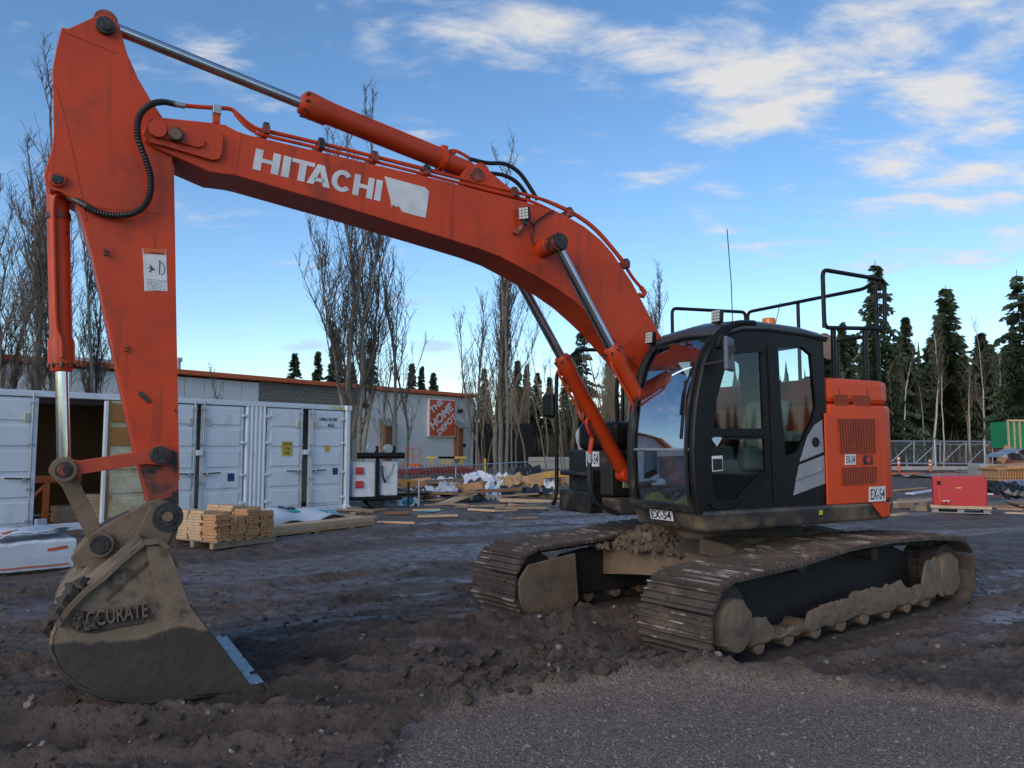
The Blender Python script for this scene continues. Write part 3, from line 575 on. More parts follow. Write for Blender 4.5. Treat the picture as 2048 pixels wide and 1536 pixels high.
MB().tube([V(q[3].x - .09, .1695, q[3].z + d_) for d_ in (.13, .16, .20, .23)], .003, 6).tube([V(q[3].x - x_, .1695, q[3].z + z_) for x_, z_ in ((.085, .225), (.11, .21), (.125, .18), (.12, .14), (.10, .125))], .0022, 6).tube([V(q[3].x - .025, .1695, q[3].z + .14), V(q[3].x - .045, .1695, q[3].z + .165), V(q[3].x - .03, .1695, q[3].z + .19)], .004, 6).tube([V(q[3].x - .02, .1695, q[3].z + .17), V(q[3].x - .06, .1695, q[3].z + .16)], .004, 6).build('pictogram', INK, stk)
# ---- bucket cylinder and linkage
BA = U(115, 360, 0); BE = U(128, 940, 0)
root, d, up = cylinder('bucket_cylinder', BA, BE, .665, .07, .042, EX, .19)
MB().cyl(BA + d * .24, BA + d * .28, .078, n=24).build('clamp_band', ORUST, root, True)
MB().tube(smoothpath([U(140, 392, .09), U(118, 388, .1), U(108, 402, .09), U(107, 450, .085), U(112, 640, .085), U(122, 680, .095), U(124, 715, .1)], 5), .015, 8).build('cylinder_pipe', ORANGE, root, True)
def link(name, p, q_, ss, w, th, m, par):
    for s in ss:
        a, b = U(*p, s), U(*q_, s); a.y = b.y = s
        dd = (b - a).normalized(); n = dd.cross(YV).normalized() * (w / 2); k = 10
        arc = lambda c, d0: [c + (d0 * math.cos(t) + n.normalized() * math.sin(t)) * w * .68 for t in np.linspace(R(75), R(-75), k)]
        poly = arc(b, dd) + [x for x in [b - n * .8 - dd * .1, a - n * .8 + dd * .1]] + [a + (-dd * math.cos(t) - n.normalized() * math.sin(t)) * w * .68 for t in np.linspace(R(75), R(-75), k)] + [a + n * .8 + dd * .1, b + n * .8 - dd * .1]
        MB().prism([x + YV * th / 2 for x in poly], (0, -th, 0)).build(name, m, par, bevel=.004)
ORLINK = mat('orange_link', (.50, .06, .018), .5, chips=(.03, .022, .02), chip_t=.6, chip_s=8)
link('side_link', (128, 940), (318, 910), (.215, -.215), .115, .035, ORLINK, EX)
link('bucket_link', (128, 940), (200, 1090), (.10, -.10), .13, .09, MUDTAN, EX)
cylr('linkage_pin', 128, 940, -.27, .265, .055, GREASE, EX); cylr('pin_collar', 128, 940, .235, .262, .078, MUDTAN, EX); cylr('pin_collar', 128, 940, -.262, -.235, .078, MUDTAN, EX)
cylr('pin_face', 128, 940, .26, .27, .04, ORUST, EX)
# ---- bucket
BUCKM = bpy.data.materials.new('bucket_mud'); BUCKM.use_nodes = True
def bucketmat():
    nt = BUCKM.node_tree; N = nt.nodes; K = nt.links; b = N['Principled BSDF']; tc = N.new('ShaderNodeTexCoord'); sp = N.new('ShaderNodeSeparateXYZ'); K.new(tc.outputs['Object'], sp.inputs[0])
    def noise(s, d=6): n = N.new('ShaderNodeTexNoise'); n.inputs['Scale'].default_value = s; n.inputs['Detail'].default_value = d; n.inputs['Roughness'].default_value = .62; K.new(tc.outputs['Object'], n.inputs['Vector']); return n.outputs[0]
    def mr(f, a, c, lo=0, hi=1): r = N.new('ShaderNodeMapRange'); r.interpolation_type = 'SMOOTHSTEP'; K.new(f, r.inputs[0]); r.inputs[1].default_value = a; r.inputs[2].default_value = c; r.inputs[3].default_value = lo; r.inputs[4].default_value = hi; return r.outputs[0]
    def mix(f, a, c):
        x = N.new('ShaderNodeMix'); x.data_type = 'RGBA'; K.new(f, x.inputs[0])
        for i, v in ((6, a), (7, c)):
            if isinstance(v, tuple): x.inputs[i].default_value = (*v, 1)
            else: K.new(v, x.inputs[i])
        return x.outputs[2]
    tan = mix(mr(noise(3), .35, .7), (.225, .160, .106), (.150, .106, .073)); tan = mix(mr(noise(6, 8), .52, .68), tan, (.06, .048, .04))
    wet = mix(mr(noise(4), .35, .7), (.045, .035, .028), (.060, .046, .036))
    ad = N.new('ShaderNodeMath'); ad.operation = 'MULTIPLY_ADD'; K.new(noise(2.2, 5), ad.inputs[0]); ad.inputs[1].default_value = .24; K.new(sp.outputs[2], ad.inputs[2])
    K.new(mix(mr(ad.outputs[0], .60, .63), wet, tan), b.inputs['Base Color']); K.new(mr(ad.outputs[0], .60, .66, .6, .88), b.inputs['Roughness'])
    bn = N.new('ShaderNodeBump'); bn.inputs['Strength'].default_value = .45; bn.inputs['Distance'].default_value = .02; K.new(noise(16, 8), bn.inputs['Height']); K.new(bn.outputs[0], b.inputs['Normal'])
bucketmat()
bucket = empty('bucket'); bucket.parent = EX
WB = .77
SIDE = [(290, 1086), (318, 1083), (333, 1093), (341, 1108), (358, 1152), (381, 1213), (445, 1297), (513, 1388), (438, 1388), (392, 1395), (287, 1407), (211, 1398), (154, 1371), (117, 1337), (102, 1299), (105, 1273), (113, 1254), (136, 1220), (173, 1182), (204, 1160)]
sp_ = UP(SIDE, WB)
for s in (1, -1): MB().prism([V(p.x, WB * s, p.z) for p in sp_], (0, -.03 * s, 0)).build('side_plate', BUCKM, bucket, bevel=.006)
# side cutter plate along the front edge and stiffener
fe = UP([(290, 1090), (332, 1094), (343, 1110), (381, 1213), (447, 1300), (513, 1388), (438, 1386), (392, 1392), (340, 1290), (322, 1220)], WB + .018)
for s in (1, -1): MB().prism([V(p.x, (WB + .018) * s, p.z) for p in fe], (0, -.018 * s, 0)).build('side_cutter', BUCKM, bucket, bevel=.004)
rim = UP([(113, 1252), (136, 1219), (173, 1181), (204, 1158), (245, 1120), (288, 1085), (318, 1082), (336, 1096)], WB + .012)
for s in (1, -1):
    mb = MB(); Q = [V(p.x, (WB + .012) * s, p.z) for p in rim]
    for a, b_ in zip(Q[:-1], Q[1:]): mb.bar(a, b_, .05, .03)
    mb.build('rim_strip', MUDTAN, bucket)
wrap = [sp_[i] for i in (0, 19, 18, 17, 16, 15, 14, 13, 12, 11, 10, 9, 8, 7)]
MB().sheet([[V(p.x, y, p.z) for p in wrap] for y in np.linspace(-WB, WB, 9)]).build('shell', BUCKM, bucket, True, thick=.025)
EDGE = mat('worn_edge_steel', (.50, .52, .54), .45, .3, col2=(.36, .36, .36), nscale=9, chips=(.06, .05, .04), chip_t=.66, chip_s=14)
e0 = U(446, 1292, WB); e1 = U(516, 1389, WB)
def edgestrip(a, b, w0, m, off, nm):
    mb = MB(); MBd = (b - a)
    mb.prism([V(a.x, WB + .03, a.z) + off, V(b.x, WB + .03, b.z) + off, V(b.x + .05, WB + .03, b.z + .012) + off, V(a.x + .05, WB + .03, a.z + .0) + off], (0, -2 * WB - .06, 0)); return mb.build(nm, m, bucket)
tipz = e1.z
MB().prism([V(e1.x + .30, WB, tipz + .085), V(e1.x + .02, WB, tipz + .004), V(e1.x, WB, tipz + .02), V(e1.x + .28, WB, tipz + .11)], (0, -2 * WB, 0)).build('cutting_edge', EDGE, bucket)
for k in range(2): MB().box((e1.x + .015 - .052 * k, 0, e1.z + .045 - .012 * k), (.044, 2 * WB + .03, .022), Matrix.Rotation(R(14), 3, 'Y')).build('lip_strip', EDGE, bucket, bevel=.004)
# ears / coupler plates
EAR = [(297, 1004), (320, 998), (352, 1008), (361, 1030), (356, 1060), (348, 1094), (285, 1097), (240, 1130), (204, 1164), (182, 1180), (160, 1172), (153, 1160), (170, 1150), (180, 1140), (172, 1132), (152, 1140), (146, 1126), (141, 1116), (151, 1105), (173, 1080), (211, 1050), (262, 1024)]
for s in (.24, -.17): MB().prism(UP(EAR, s), (0, -.07, 0)).build('ear_plate', MUDTAN, bucket, bevel=.006)
MB().prism(UP([(300, 1010), (345, 1018), (352, 1050), (335, 1090), (286, 1094), (246, 1120), (262, 1085), (285, 1045)], .258), (0, -.02, 0)).build('ear_gusset', MUDTAN, bucket, bevel=.005)
cylr('bucket_link_pin', 200, 1090, -.30, .29, .062, GREASE, bucket); cylr('pin_collar', 200, 1090, .24, .28, .085, MUDTAN, bucket); cylr('pin_boss', 336, 1034, .24, .275, .10, GREASE, bucket)
bk = UP([(262, 1022), (211, 1048), (173, 1078), (150, 1104)], 0); MB().sheet([[V(p.x, y, p.z - .015) for p in bk] for y in (-.17, 0, .17)]).build('coupler_back', MUDTAN, bucket, thick=.03)
tp = UP([(341, 1110), (318, 1088), (288, 1090), (204, 1162)], 0); MB().sheet([[V(p.x, y, p.z) for p in tp] for y in (-WB, 0, WB)]).build('top_plate', MUDTAN, bucket, thick=.03)
# raised name on the side plate
q = U(172, 1245, WB + .004); q3 = U(290, 1224, WB + .004); xd = (q3 - q).normalized(); ydv = xd.cross(V(0, -1, 0)).normalized()
if ydv.z < 0: ydv = -ydv
q = U(152, 1258, WB + .002)
text('ACCURATE', 'raised_lettering', MUDTAN, bucket, q + V(0, .012, 0), xd, ydv, .095, (U(296, 1240, WB) - q).length, .012, .012)
pa = UP([(140, 1240), (156, 1222), (185, 1222), (210, 1228), (250, 1220), (285, 1215), (301, 1217), (296, 1232), (285, 1247), (240, 1254), (190, 1266), (155, 1264), (142, 1254)], WB)
MB().prism([p + V(0, .010, 0) for p in pa], (0, -.012, 0)).build('mud_filled_plate', MUDDARK, bucket, bevel=.004)
iv, jf = ico()
mb = MB()
for k in range(30):
    c = U(random.uniform(148, 200), random.uniform(1228, 1258), WB + .012); r = random.uniform(.012, .03); mb.add([c + V(*(v * r * random.uniform(.7, 1.2))) * 1 for v in iv], jf)
for k in range(60):      # mud packed at the back of the bucket
    t = random.random(); c = U(110 + 70 * t, 1250 - 90 * t, WB - random.uniform(0, 1.2)); r = random.uniform(.03, .075); mb.add([c + V(.03, 0, 0) + V(*(v * r * random.uniform(.6, 1.2))) for v in iv], jf)
mb.build('caked_mud', MUDDARK, bucket)
# ---- undercarriage (turned 8.8 degrees against the upper body)
TR = THEAD - HEAD
def under(name): o = empty(name); o.parent = EX; o.rotation_euler.z = TR; return o
def shoemat():
    m = bpy.data.materials.new('muddy_track_shoe'); m.use_nodes = True; nt = m.node_tree; N = nt.nodes; K = nt.links; b = N['Principled BSDF']; tc = N.new('ShaderNodeTexCoord'); oi = N.new('ShaderNodeObjectInfo')
    ad = N.new('ShaderNodeVectorMath'); ad.operation = 'MULTIPLY_ADD'; K.new(oi.outputs['Location'], ad.inputs[0]); ad.inputs[1].default_value = (3.1, 2.3, 4.7); K.new(tc.outputs['Object'], ad.inputs[2])
    def noise(s_, d=6, sc=None):
        n = N.new('ShaderNodeTexNoise'); n.inputs['Scale'].default_value = s_; n.inputs['Detail'].default_value = d; n.inputs['Roughness'].default_value = .65; K.new(ad.outputs[0], n.inputs['Vector']); return n.outputs[0]
    def mr(f, a, c, lo=0, hi=1): r_ = N.new('ShaderNodeMapRange'); K.new(f, r_.inputs[0]); r_.inputs[1].default_value = a; r_.inputs[2].default_value = c; r_.inputs[3].default_value = lo; r_.inputs[4].default_value = hi; return r_.outputs[0]
    def mix(f, a, c):
        x = N.new('ShaderNodeMix'); x.data_type = 'RGBA'; K.new(f, x.inputs[0])
        for i, v in ((6, a), (7, c)):
            if isinstance(v, tuple): x.inputs[i].default_value = (*v, 1)
            else: K.new(v, x.inputs[i])
        return x.outputs[2]
    sp = N.new('ShaderNodeSeparateXYZ'); K.new(tc.outputs['Object'], sp.inputs[0])
    c = mix(mr(noise(5), .35, .65), (.092, .064, .048), (.044, .032, .026)); c = mix(mr(noise(2.5), .54, .66), c, (.15, .106, .076))
    mu = N.new('ShaderNodeMath'); mu.operation = 'MULTIPLY'; K.new(mr(sp.outputs[2], .036, .041), mu.inputs[0]); K.new(mr(noise(3), .53, .60), mu.inputs[1])
    K.new(mix(mu.outputs[0], c, (.34, .285, .24)), b.inputs['Base Color']); b.inputs['Roughness'].default_value = .7
    bn = N.new('ShaderNodeBump'); bn.inputs['Strength'].default_value = .8; bn.inputs['Distance'].default_value = .02; K.new(noise(28, 8), bn.inputs['Height']); K.new(bn.outputs[0], b.inputs['Normal']); return m
SHOEM = shoemat()
shoe_mb = MB(); LP = .19
shoe_mb.box((0, 0, .01), (LP * .97, .70, .022))
for gx, gh in ((-.075, .03), (-.01, .024), (.055, .024)): shoe_mb.prism([V(gx - .013, -.35, .018), V(gx + .013, -.35, .018), V(gx + .006, -.35, .018 + gh), V(gx - .006, -.35, .018 + gh)], (0, .70, 0))

arc_r = [V(-1.86 - .345 * math.sin(a), 0, .305 - .345 * math.cos(a)) for a in np.linspace(R(30), R(165), 9)]
arc_f = [V(2.08 + .335 * math.sin(a), 0, .295 + .335 * math.cos(a)) for a in np.linspace(R(10), R(165), 10)]
loop = [V(-1.72, 0, -.04)] + arc_r + [V(-1.2, 0, .70), V(-.3, 0, .735), V(.45, 0, .72), V(1.25, 0, .655)] + arc_f + [V(1.85, 0, -.04)]
def resample(P, n):
    P = P + [P[0]]; L = [0]
    for a, b in zip(P[:-1], P[1:]): L.append(L[-1] + (b - a).length)
    out = []
    for k in range(n):
        s = L[-1] * k / n; i = max(j for j in range(len(L)) if L[j] <= s); i = min(i, len(P) - 2); t = (s - L[i]) / (L[i + 1] - L[i]); out.append((P[i].lerp(P[i + 1], t), (P[i + 1] - P[i]).normalized()))
    return out, L[-1]
_, LL = resample(loop, 10); NS = round(LL / LP); shoes, _ = resample(loop, NS)
shoe_src = None; mudp = random.Random(5)
for side in (1, -1):
    tk = under('track'); tk['label'] = 'near crawler track caked with mud' if side > 0 else 'far crawler track caked with mud'
    yc = 1.15 * side
    for p, t in shoes:
        rot = (0, math.atan2(-t.z, t.x), 0); loc = (p.x, yc, p.z)
        if shoe_src is None: shoe_src = shoe_mb.build('track_shoe', SHOEM, tk); shoe_src.location = loc; shoe_src.rotation_euler = rot
        else: inst(shoe_src, 'track_shoe', tk, loc, rot)
    # chain band under the shoes, frame, idler, sprocket, rollers
    inner = [V(p.x - .05 * t.z * -1, 0, p.z) for p, t in shoes]
    ch = MB()
    for (p, t) in shoes: ch.box((p.x + .045 * t.z, yc, p.z - .045 * t.x) , (.15, .20, .06), Matrix.Rotation(math.atan2(-t.z, t.x), 3, 'Y'))
    ch.build('track_chain', MUDDARK, tk)
    fr = [(1.80, .14), (1.85, .28), (1.7, .34), (1.2, .34), (.6, .36), (-.9, .36), (-1.3, .36), (-1.5, .2), (-1.3, .08), (1.6, .08)]
    MB().prism([V(x, yc - .04 * side, z) for x, z in [(1.75, .10), (1.8, .3), (1.6, .52), (1.2, .56), (.4, .62), (-.4, .63), (-1.2, .6), (-1.5, .5), (-1.55, .2), (-1.3, .08)]], (0, -.16 * side, 0)).build('track_frame', mat('shade_darkened_mud', (.018, .014, .012), .7, bump=.5), tk, bevel=.02)  # near-black mud colour: the shade inside the track is painted in
    gx = np.linspace(1.84, -1.62, 260); zt_ = np.interp(gx[::-1], [-1.62, -1.5, -1.28, -1.15, -.8, -.7, -.5, .2, .3, .95, 1.05, 1.45, 1.6, 1.84], [.28, .50, .46, .24, .25, .34, .30, .33, .28, .26, .17, .14, .30, .29])[::-1]; gg = []
    for x_, z1_ in zip(gx, zt_):
        a_ = (vnoise(x_, 3 * side, 6, 5) - .5) * .03 + (vnoise(x_, side, 45, 6) - .5) * .03; z0_ = .085 + (vnoise(x_, side, 9, 8) - .5) * .05; gg.append([V(x_, yc + (.24 + .012 * math.sin(math.pi * v_) + .022 * (fbm(x_, v_ * .4 + side, 12, 4, 15, .65) - .5)) * side, z0_ + (z1_ + a_ - z0_) * v_) for v_ in np.linspace(0, 1, 14)])
    MB().sheet(gg).build('roller_guard', MUDTAN, tk, True, thick=.03)
    MB().cyl((2.06, yc - .19, .295), (2.06, yc + .19, .295), .30, n=32).build('idler_wheel', MUDDARK, tk, True, .01)
    def mudhub(cx, cz, r_, y0_, y1_, nm, sd_):
        gg = []
        for k_ in range(41):
            a_ = 2 * math.pi * (k_ % 40) / 40; er = 1 + .10 * (vnoise(math.cos(a_) * 3 + sd_, math.sin(a_) * 3, 2.0, 7) - .5)
            row = [V(cx + r_ * er * math.cos(a_), y0_, cz + r_ * er * math.sin(a_))]
            for q_ in (1, .93, .75, .5, .25, .02): row.append(V(cx + r_ * er * q_ * math.cos(a_), y1_ + side * (.02 * (1 - q_) + .022 * (fbm(q_ * 3 * math.cos(a_) + sd_, q_ * 3 * math.sin(a_), 1.6, 4, 9) - .5) - .02 * (q_ > .95)), cz + r_ * er * q_ * math.sin(a_)))
            gg.append(row)
        MB().sheet(gg).build(nm, MUDTAN, tk, True)
    mudhub(2.06, .285, .205, yc + .19 * side, yc + .31 * side, 'idler_hub', 1.3 * side)
    MB().cyl((-1.86, yc - .16, .305), (-1.86, yc + .2, .305), .29, n=28).build('drive_sprocket', MUDDARK, tk, True, .01)
    mb = MB()
    for k in range(21):
        a = 2 * math.pi * k / 21; mb.box((-1.86 + .30 * math.cos(a), yc, .305 + .30 * math.sin(a)), (.05, .06, .05), Matrix.Rotation(-a, 3, 'Y'))
    mb.build('sprocket_teeth', DKSTEEL, tk)
    mudhub(-1.80, .28, .23, yc + .16 * side, yc + .27 * side, 'final_drive', 4.1 * side)
    for k in range(8):
        x = -1.25 + k * .42; MB().cyl((x, yc - .17 * side, .075), (x, yc + .25 * side, .075), .075, n=16).build('track_roller', MUDTAN, tk, True, .01)
    for x in (-.5, .8): MB().cyl((x, yc - .1, .60), (x, yc + .1, .60), .07, n=14).build('carrier_roller', MUDDARK, tk, True)
    if side < 0: MB().prism([V(x, yc + .345, z) for x, z in [(2.36, .12), (2.38, .35), (2.25, .50), (1.62, .56), (1.58, .08), (1.75, -.03), (2.2, -.06)]], (0, -.04, 0)).build('idler_cover', MUDTAN, tk, bevel=.015)
P = []; S = []
for side in (1, -1):
    for p, t_ in shoes:
        if p.z < .1 and t_.x < 0: continue
        for k in range(9):
            y_ = 1.15 * side + random.uniform(-.33, .33); nrm = V(-t_.z, 0, t_.x); o_ = random.uniform(-.09, .09); q_ = p + t_ * o_ + nrm * .028; w_ = Matrix.Rotation(THEAD, 3, 'Z') @ V(q_.x, y_, q_.z); P.append((XC.x + w_.x, XC.y + w_.y, w_.z)); S.append(.008 + .022 * random.random() ** 2.5)
scatter('track_mud', np.array(P), S, mat('track_mud', (.105, .074, .055), .85, col2=(.06, .043, .034), bump=.5), 'lumps of mud stuck to the shoes of both tracks', 'mud', .7, .35)
cb = under('carbody')
MB().box((0, 0, .60), (1.35, 1.30, .34)).build('centre_frame', MUDTAN, cb, bevel=.04)
for sx in (1, -1):
    for sy in (1, -1):
        prof = [(.30, .78), (.62, .74), (.98, .60), (1.0, .38), (.72, .36), (.3, .40)]
        A_ = [V(.62 * sx, sy * y, z) for y, z in prof]; MB().prism(A_, (.42 * sx, sy * .0, 0)).build('frame_leg', MUDTAN, cb, bevel=.025)
MB().sheet([[V(1.06, y, .50 + .10 * math.cos(y * 1.5)), V(1.06, y, .30 + .06 * math.cos(y * 2))] for y in np.linspace(-1.0, 1.0, 9)]).build('front_cross_member', MUDTAN, cb, thick=.05)
MB().sheet([[V(.35, y, .76), V(1.09, y, .515 + .10 * math.cos(y * 1.5))] for y in np.linspace(-1.0, 1.0, 9)]).build('front_deck', MUDTAN, cb, thick=.03)
MB().cyl((0, 0, .72), (0, 0, .96), .66, n=40).build('swing_bearing', MUDDARK, cb, True, .01)
# mud heaped on the carbody
P = []; S = []
for k in range(900):
    a = random.gauss(-.42, .30); b_ = random.gauss(.90, .16); z = .60 + .24 * math.exp(-((a + .45) / .35) ** 2 - ((b_ - .85) / .22) ** 2) * random.random() ** .4
    p = Matrix.Rotation(THEAD, 3, 'Z') @ V(b_, a, 0); P.append((XC.x + p.x, XC.y + p.y, z)); S.append(.014 + .035 * random.random() ** 2)
scatter('mud_heap', np.array(P), S, mat('dry_clods', (.15, .105, .07), .9, col2=(.10, .07, .05), bump=.4), 'heap of dry crumbled mud lying on the excavator undercarriage', 'mud', .85, .35)
# ---- upper structure
def outline(poly, z0, z1, name, m, par=EX, bevel=.02, shrink=0):
    k = len(poly); mb = MB(); c = sum((Vector(p) for p in poly), Vector((0, 0))) / k
    lo = [V(*(c + (Vector(p) - c) * (1 - shrink)), z0) for p in poly]; hi = [V(*p, z1) for p in poly]
    mb.add(lo + hi, [tuple(range(k - 1, -1, -1)), tuple(range(k, 2 * k))] + [(i, (i + 1) % k, (i + 1) % k + k, i + k) for i in range(k)])
    return mb.build(name, m, par, bevel=bevel)
tail = [(-.72, 1.30), (-.85, 1.265), (-.97, 1.17), (-1.12, .98), (-1.3, .68), (-1.42, .34), (-1.46, 0)]; tail = tail + [(x, -y) for x, y in tail[-2::-1]]
outline([(1.70, 1.33), (1.74, 1.2), (1.70, .36), (.9, .30), (.9, -.30), (1.35, -.36), (1.35, -1.28), (.2, -1.33)] + [(x, y * 1.01) for x, y in tail[::-1]] + [(.2, 1.34)], .94, 1.115, 'deck_skirt', SKIRT, bevel=.03, shrink=.035)
MB().prism([V(-.44, 1.322, 1.113), V(-.72, 1.322, 1.113), V(-.72, 1.318, .98), V(-.60, 1.318, .97)], (0, -.01, 0)).build('bare_patch', ORANGE2, EX)
eng = outline([(.10, 1.30)] + tail + [(.10, -1.30)], 1.125, 2.06, 'engine_house', ORANGE2, bevel=.03)
outline([(.10, 1.285)] + [(x * .985, y * .985) for x, y in tail] + [(.10, -1.285)], 2.066, 2.31, 'engine_hood', ORANGE2, bevel=.05)
# side door panel with grilles
def sidepoly(px, s): return UP(px, s)
MB().prism(sidepoly([(1650, 826), (1757, 834), (1763, 1004), (1656, 1010)], 1.315), (0, -.02, 0)).build('engine_door', ORANGE2, eng, bevel=.008)
def grille(px, nx, ny, par, s):
    q = UP(px, s); P = lambda u, v: q[0].lerp(q[1], u).lerp(q[3].lerp(q[2], u), v)
    MB().prism([p + V(0, .002, 0) for p in q], (0, -.012, 0)).build('grille_recess', mat('grille_dark', (.10, .022, .012), .7), par)
    mb = MB()
    for i in range(nx + 1): mb.bar(P(i / nx, 0) + V(0, .006, 0), P(i / nx, 1) + V(0, .006, 0), .006, .008, YV)
    for j in range(ny + 1): mb.bar(P(0, j / ny) + V(0, .006, 0), P(1, j / ny) + V(0, .006, 0), .006, .008, YV)
    mb.build('grille_mesh', ORUST if par is None else mat('grille_wire', (.42, .07, .025), .5), par)
grille([(1675, 838), (1748, 838), (1750, 906), (1680, 906)], 14, 13, eng, 1.317); grille([(1683, 936), (1752, 933), (1752, 965), (1683, 970)], 14, 7, eng, 1.317)
grille([(1668, 790), (1694, 790), (1695, 818), (1670, 818)], 8, 7, eng, 1.288); grille([(1706, 791), (1738, 792), (1740, 819), (1708, 819)], 9, 7, eng, 1.288)
MB().prism([p + V(0, .004, 0) for p in UP([(1725, 911), (1745, 910), (1746, 929), (1726, 930)], 1.317)], (0, -.02, 0)).build('latch_recess', ORUST, eng, bevel=.004); c = U(1736, 920, 1.32); MB().box((c.x, 1.325, c.z), (.05, .012, .05)).build('door_latch', ORANGE, eng, bevel=.004)
for xx in (-.05, -.47): MB().tube([V(xx, 1.19, 2.308), V(xx - .02, 1.27, 2.27), V(xx - .03, 1.282, 2.09)], .012, 6).build('soot_streak', mat('soot_stain', (.12, .03, .02), .6), eng)
def idplate(px, s, par, bold=.012, txt='EX-54'):
    q = UP(px, s); o = MB().prism([p + V(0, .004, 0) for p in q], (0, -.005, 0)).build('unit_number_plate', WHITE, par)
    xd = (q[2] - q[3]).normalized(); yd = (q[0] - q[3]).normalized(); w = (q[2] - q[3]).length; h = (q[0] - q[3]).length
    text(txt, 'unit_number', INK, o, q[3] + xd * w * .08 + yd * h * .14 + V(0, .0045, 0), xd, yd, h * .72, w * .84, .001, bold); return o
idplate([(1738, 974), (1770, 972), (1771, 1002), (1738, 1004)], 1.318, eng); idplate([(1690, 909), (1711, 908), (1711, 929), (1690, 930)], 1.318, eng)
MB().prism([p + V(0, .003, 0) for p in UP([(1638, 1021), (1645, 1020), (1645, 1029), (1638, 1030)], 1.335)], (0, -.004, 0)).build('warning_decal', YELLOW, EX)
# right-hand front boxes, steps
rb = outline([(1.28, -.50), (1.36, -.62), (1.36, -1.22), (1.28, -1.30), (.1, -1.30), (.1, -.50)], 1.12, 1.62, 'tool_box', BLACKM, bevel=.03)
outline([(1.20, -.52), (1.26, -.66), (1.26, -1.18), (1.16, -1.28), (.1, -1.28), (.1, -.52)], 1.62, 1.93, 'tank_cover', BLACK, rb, bevel=.08)
MB().box((1.36, -.95, 1.06), (.24, .60, .24)).build('front_step', BLACKM, rb, bevel=.03); MB().box((1.38, -.95, 1.36), (.20, .56, .05)).build('front_step', BLACKM, rb, bevel=.015)
MB().box((1.38, -.64, 1.22), (.16, .05, .36)).build('step_support', BLACKM, rb, bevel=.01)
MB().tube(smoothpath([V(1.20, -1.20, 1.62), V(1.24, -1.2, 1.80), V(1.10, -1.2, 1.95)], 5), .03, 8).build('white_edge_stripe', mat('pale_stripe', (.5, .51, .53), .5), rb, True)
q = [V(1.366, -.62, 1.60), V(1.366, -.86, 1.60), V(1.366, -.86, 1.44), V(1.366, -.62, 1.44)]
o = MB().prism(q, (.004, 0, 0)).build('unit_number_plate', WHITE, rb); text('EX-54', 'unit_number', INK, o, V(1.3705, -.845, 1.465), (0, 1, 0), (0, 0, 1), .11, .21, .001, .012)
MB().box((1.08, -.42, 1.32), (.25, .02, .2)).build('worn_plate', mat('worn_plate', (.26, .22, .17), .7), rb)
# right front rail with round mirror
rl = MB().tube(smoothpath([V(1.52, -1.3, 1.0), V(1.47, -1.32, 1.12), V(1.45, -1.33, 1.5), V(1.45, -1.33, 2.35), V(1.40, -1.33, 2.55), V(1.18, -1.33, 2.76), V(1.02, -1.33, 2.80), V(.6, -1.33, 2.80), V(.5, -1.33, 2.7), V(.5, -1.33, 1.9)], 6), .022, 10).build('grab_rail', BLACK, EX, True)
MB().tube(smoothpath([V(1.02, -.75, 1.93), V(1.02, -.75, 2.35), V(.94, -.75, 2.52), V(.80, -.75, 2.55), V(.7, -.75, 2.5), V(.7, -.75, 1.93)], 6), .024, 10).build('inner_grab_rail', BLACK, EX, True)
c = U(1097, 818, -1.42); MB().cyl((c.x, -1.42, c.z - .02), (c.x, -1.42, c.z + .0), .01).build('mirror_arm', BLACK, rl)
c2 = U(1098, 815, -1.42); MB().tube([V(1.45, -1.33, c2.z - .12), V(c2.x, -1.42, c2.z - .12), V(c2.x, -1.42, c2.z)], .01, 6).build('mirror_arm', BLACK, rl)
mr_ = MB().box((c2.x, -1.42, c2.z + .02), (.06, .16, .27), Matrix.Rotation(R(25), 3, 'Z')).build('side_mirror', BLACK, rl, bevel=.03); MB().box((c2.x - .037, -1.437, c2.z + .02), (.006, .13, .23), Matrix.Rotation(R(25), 3, 'Z')).build('mirror_glass', CHROME, mr_, bevel=.002)
# ---- cab
cab = empty('cab'); cab.parent = EX
Y1, Y0 = 1.27, .40
FP = [(1.735, 1.10), (1.765, 1.30), (1.778, 1.60), (1.76, 1.85), (1.725, 2.06), (1.63, 2.38), (1.52, 2.55), (1.40, 2.66), (1.2, 2.72)]
def holes_plate(outer, holes, name, m, par, thick=.04):
    bm = bmesh.new(); ed = []
    for lp_ in [outer] + holes:
        vs = [bm.verts.new(p) for p in lp_]; ed += [bm.edges.new((vs[i], vs[(i + 1) % len(vs)])) for i in range(len(vs))]
    bmesh.ops.triangle_fill(bm, use_beauty=True, use_dissolve=False, edges=ed); bmesh.ops.recalc_face_normals(bm, faces=bm.faces)
    me = bpy.data.meshes.new(name); bm.to_mesh(me); bm.free(); me.materials.append(m); o = bpy.data.objects.new(name, me); COL.objects.link(o); o.parent = par
    t = o.modifiers.new('solid', 'SOLIDIFY'); t.thickness = thick; t.offset = 0; return o
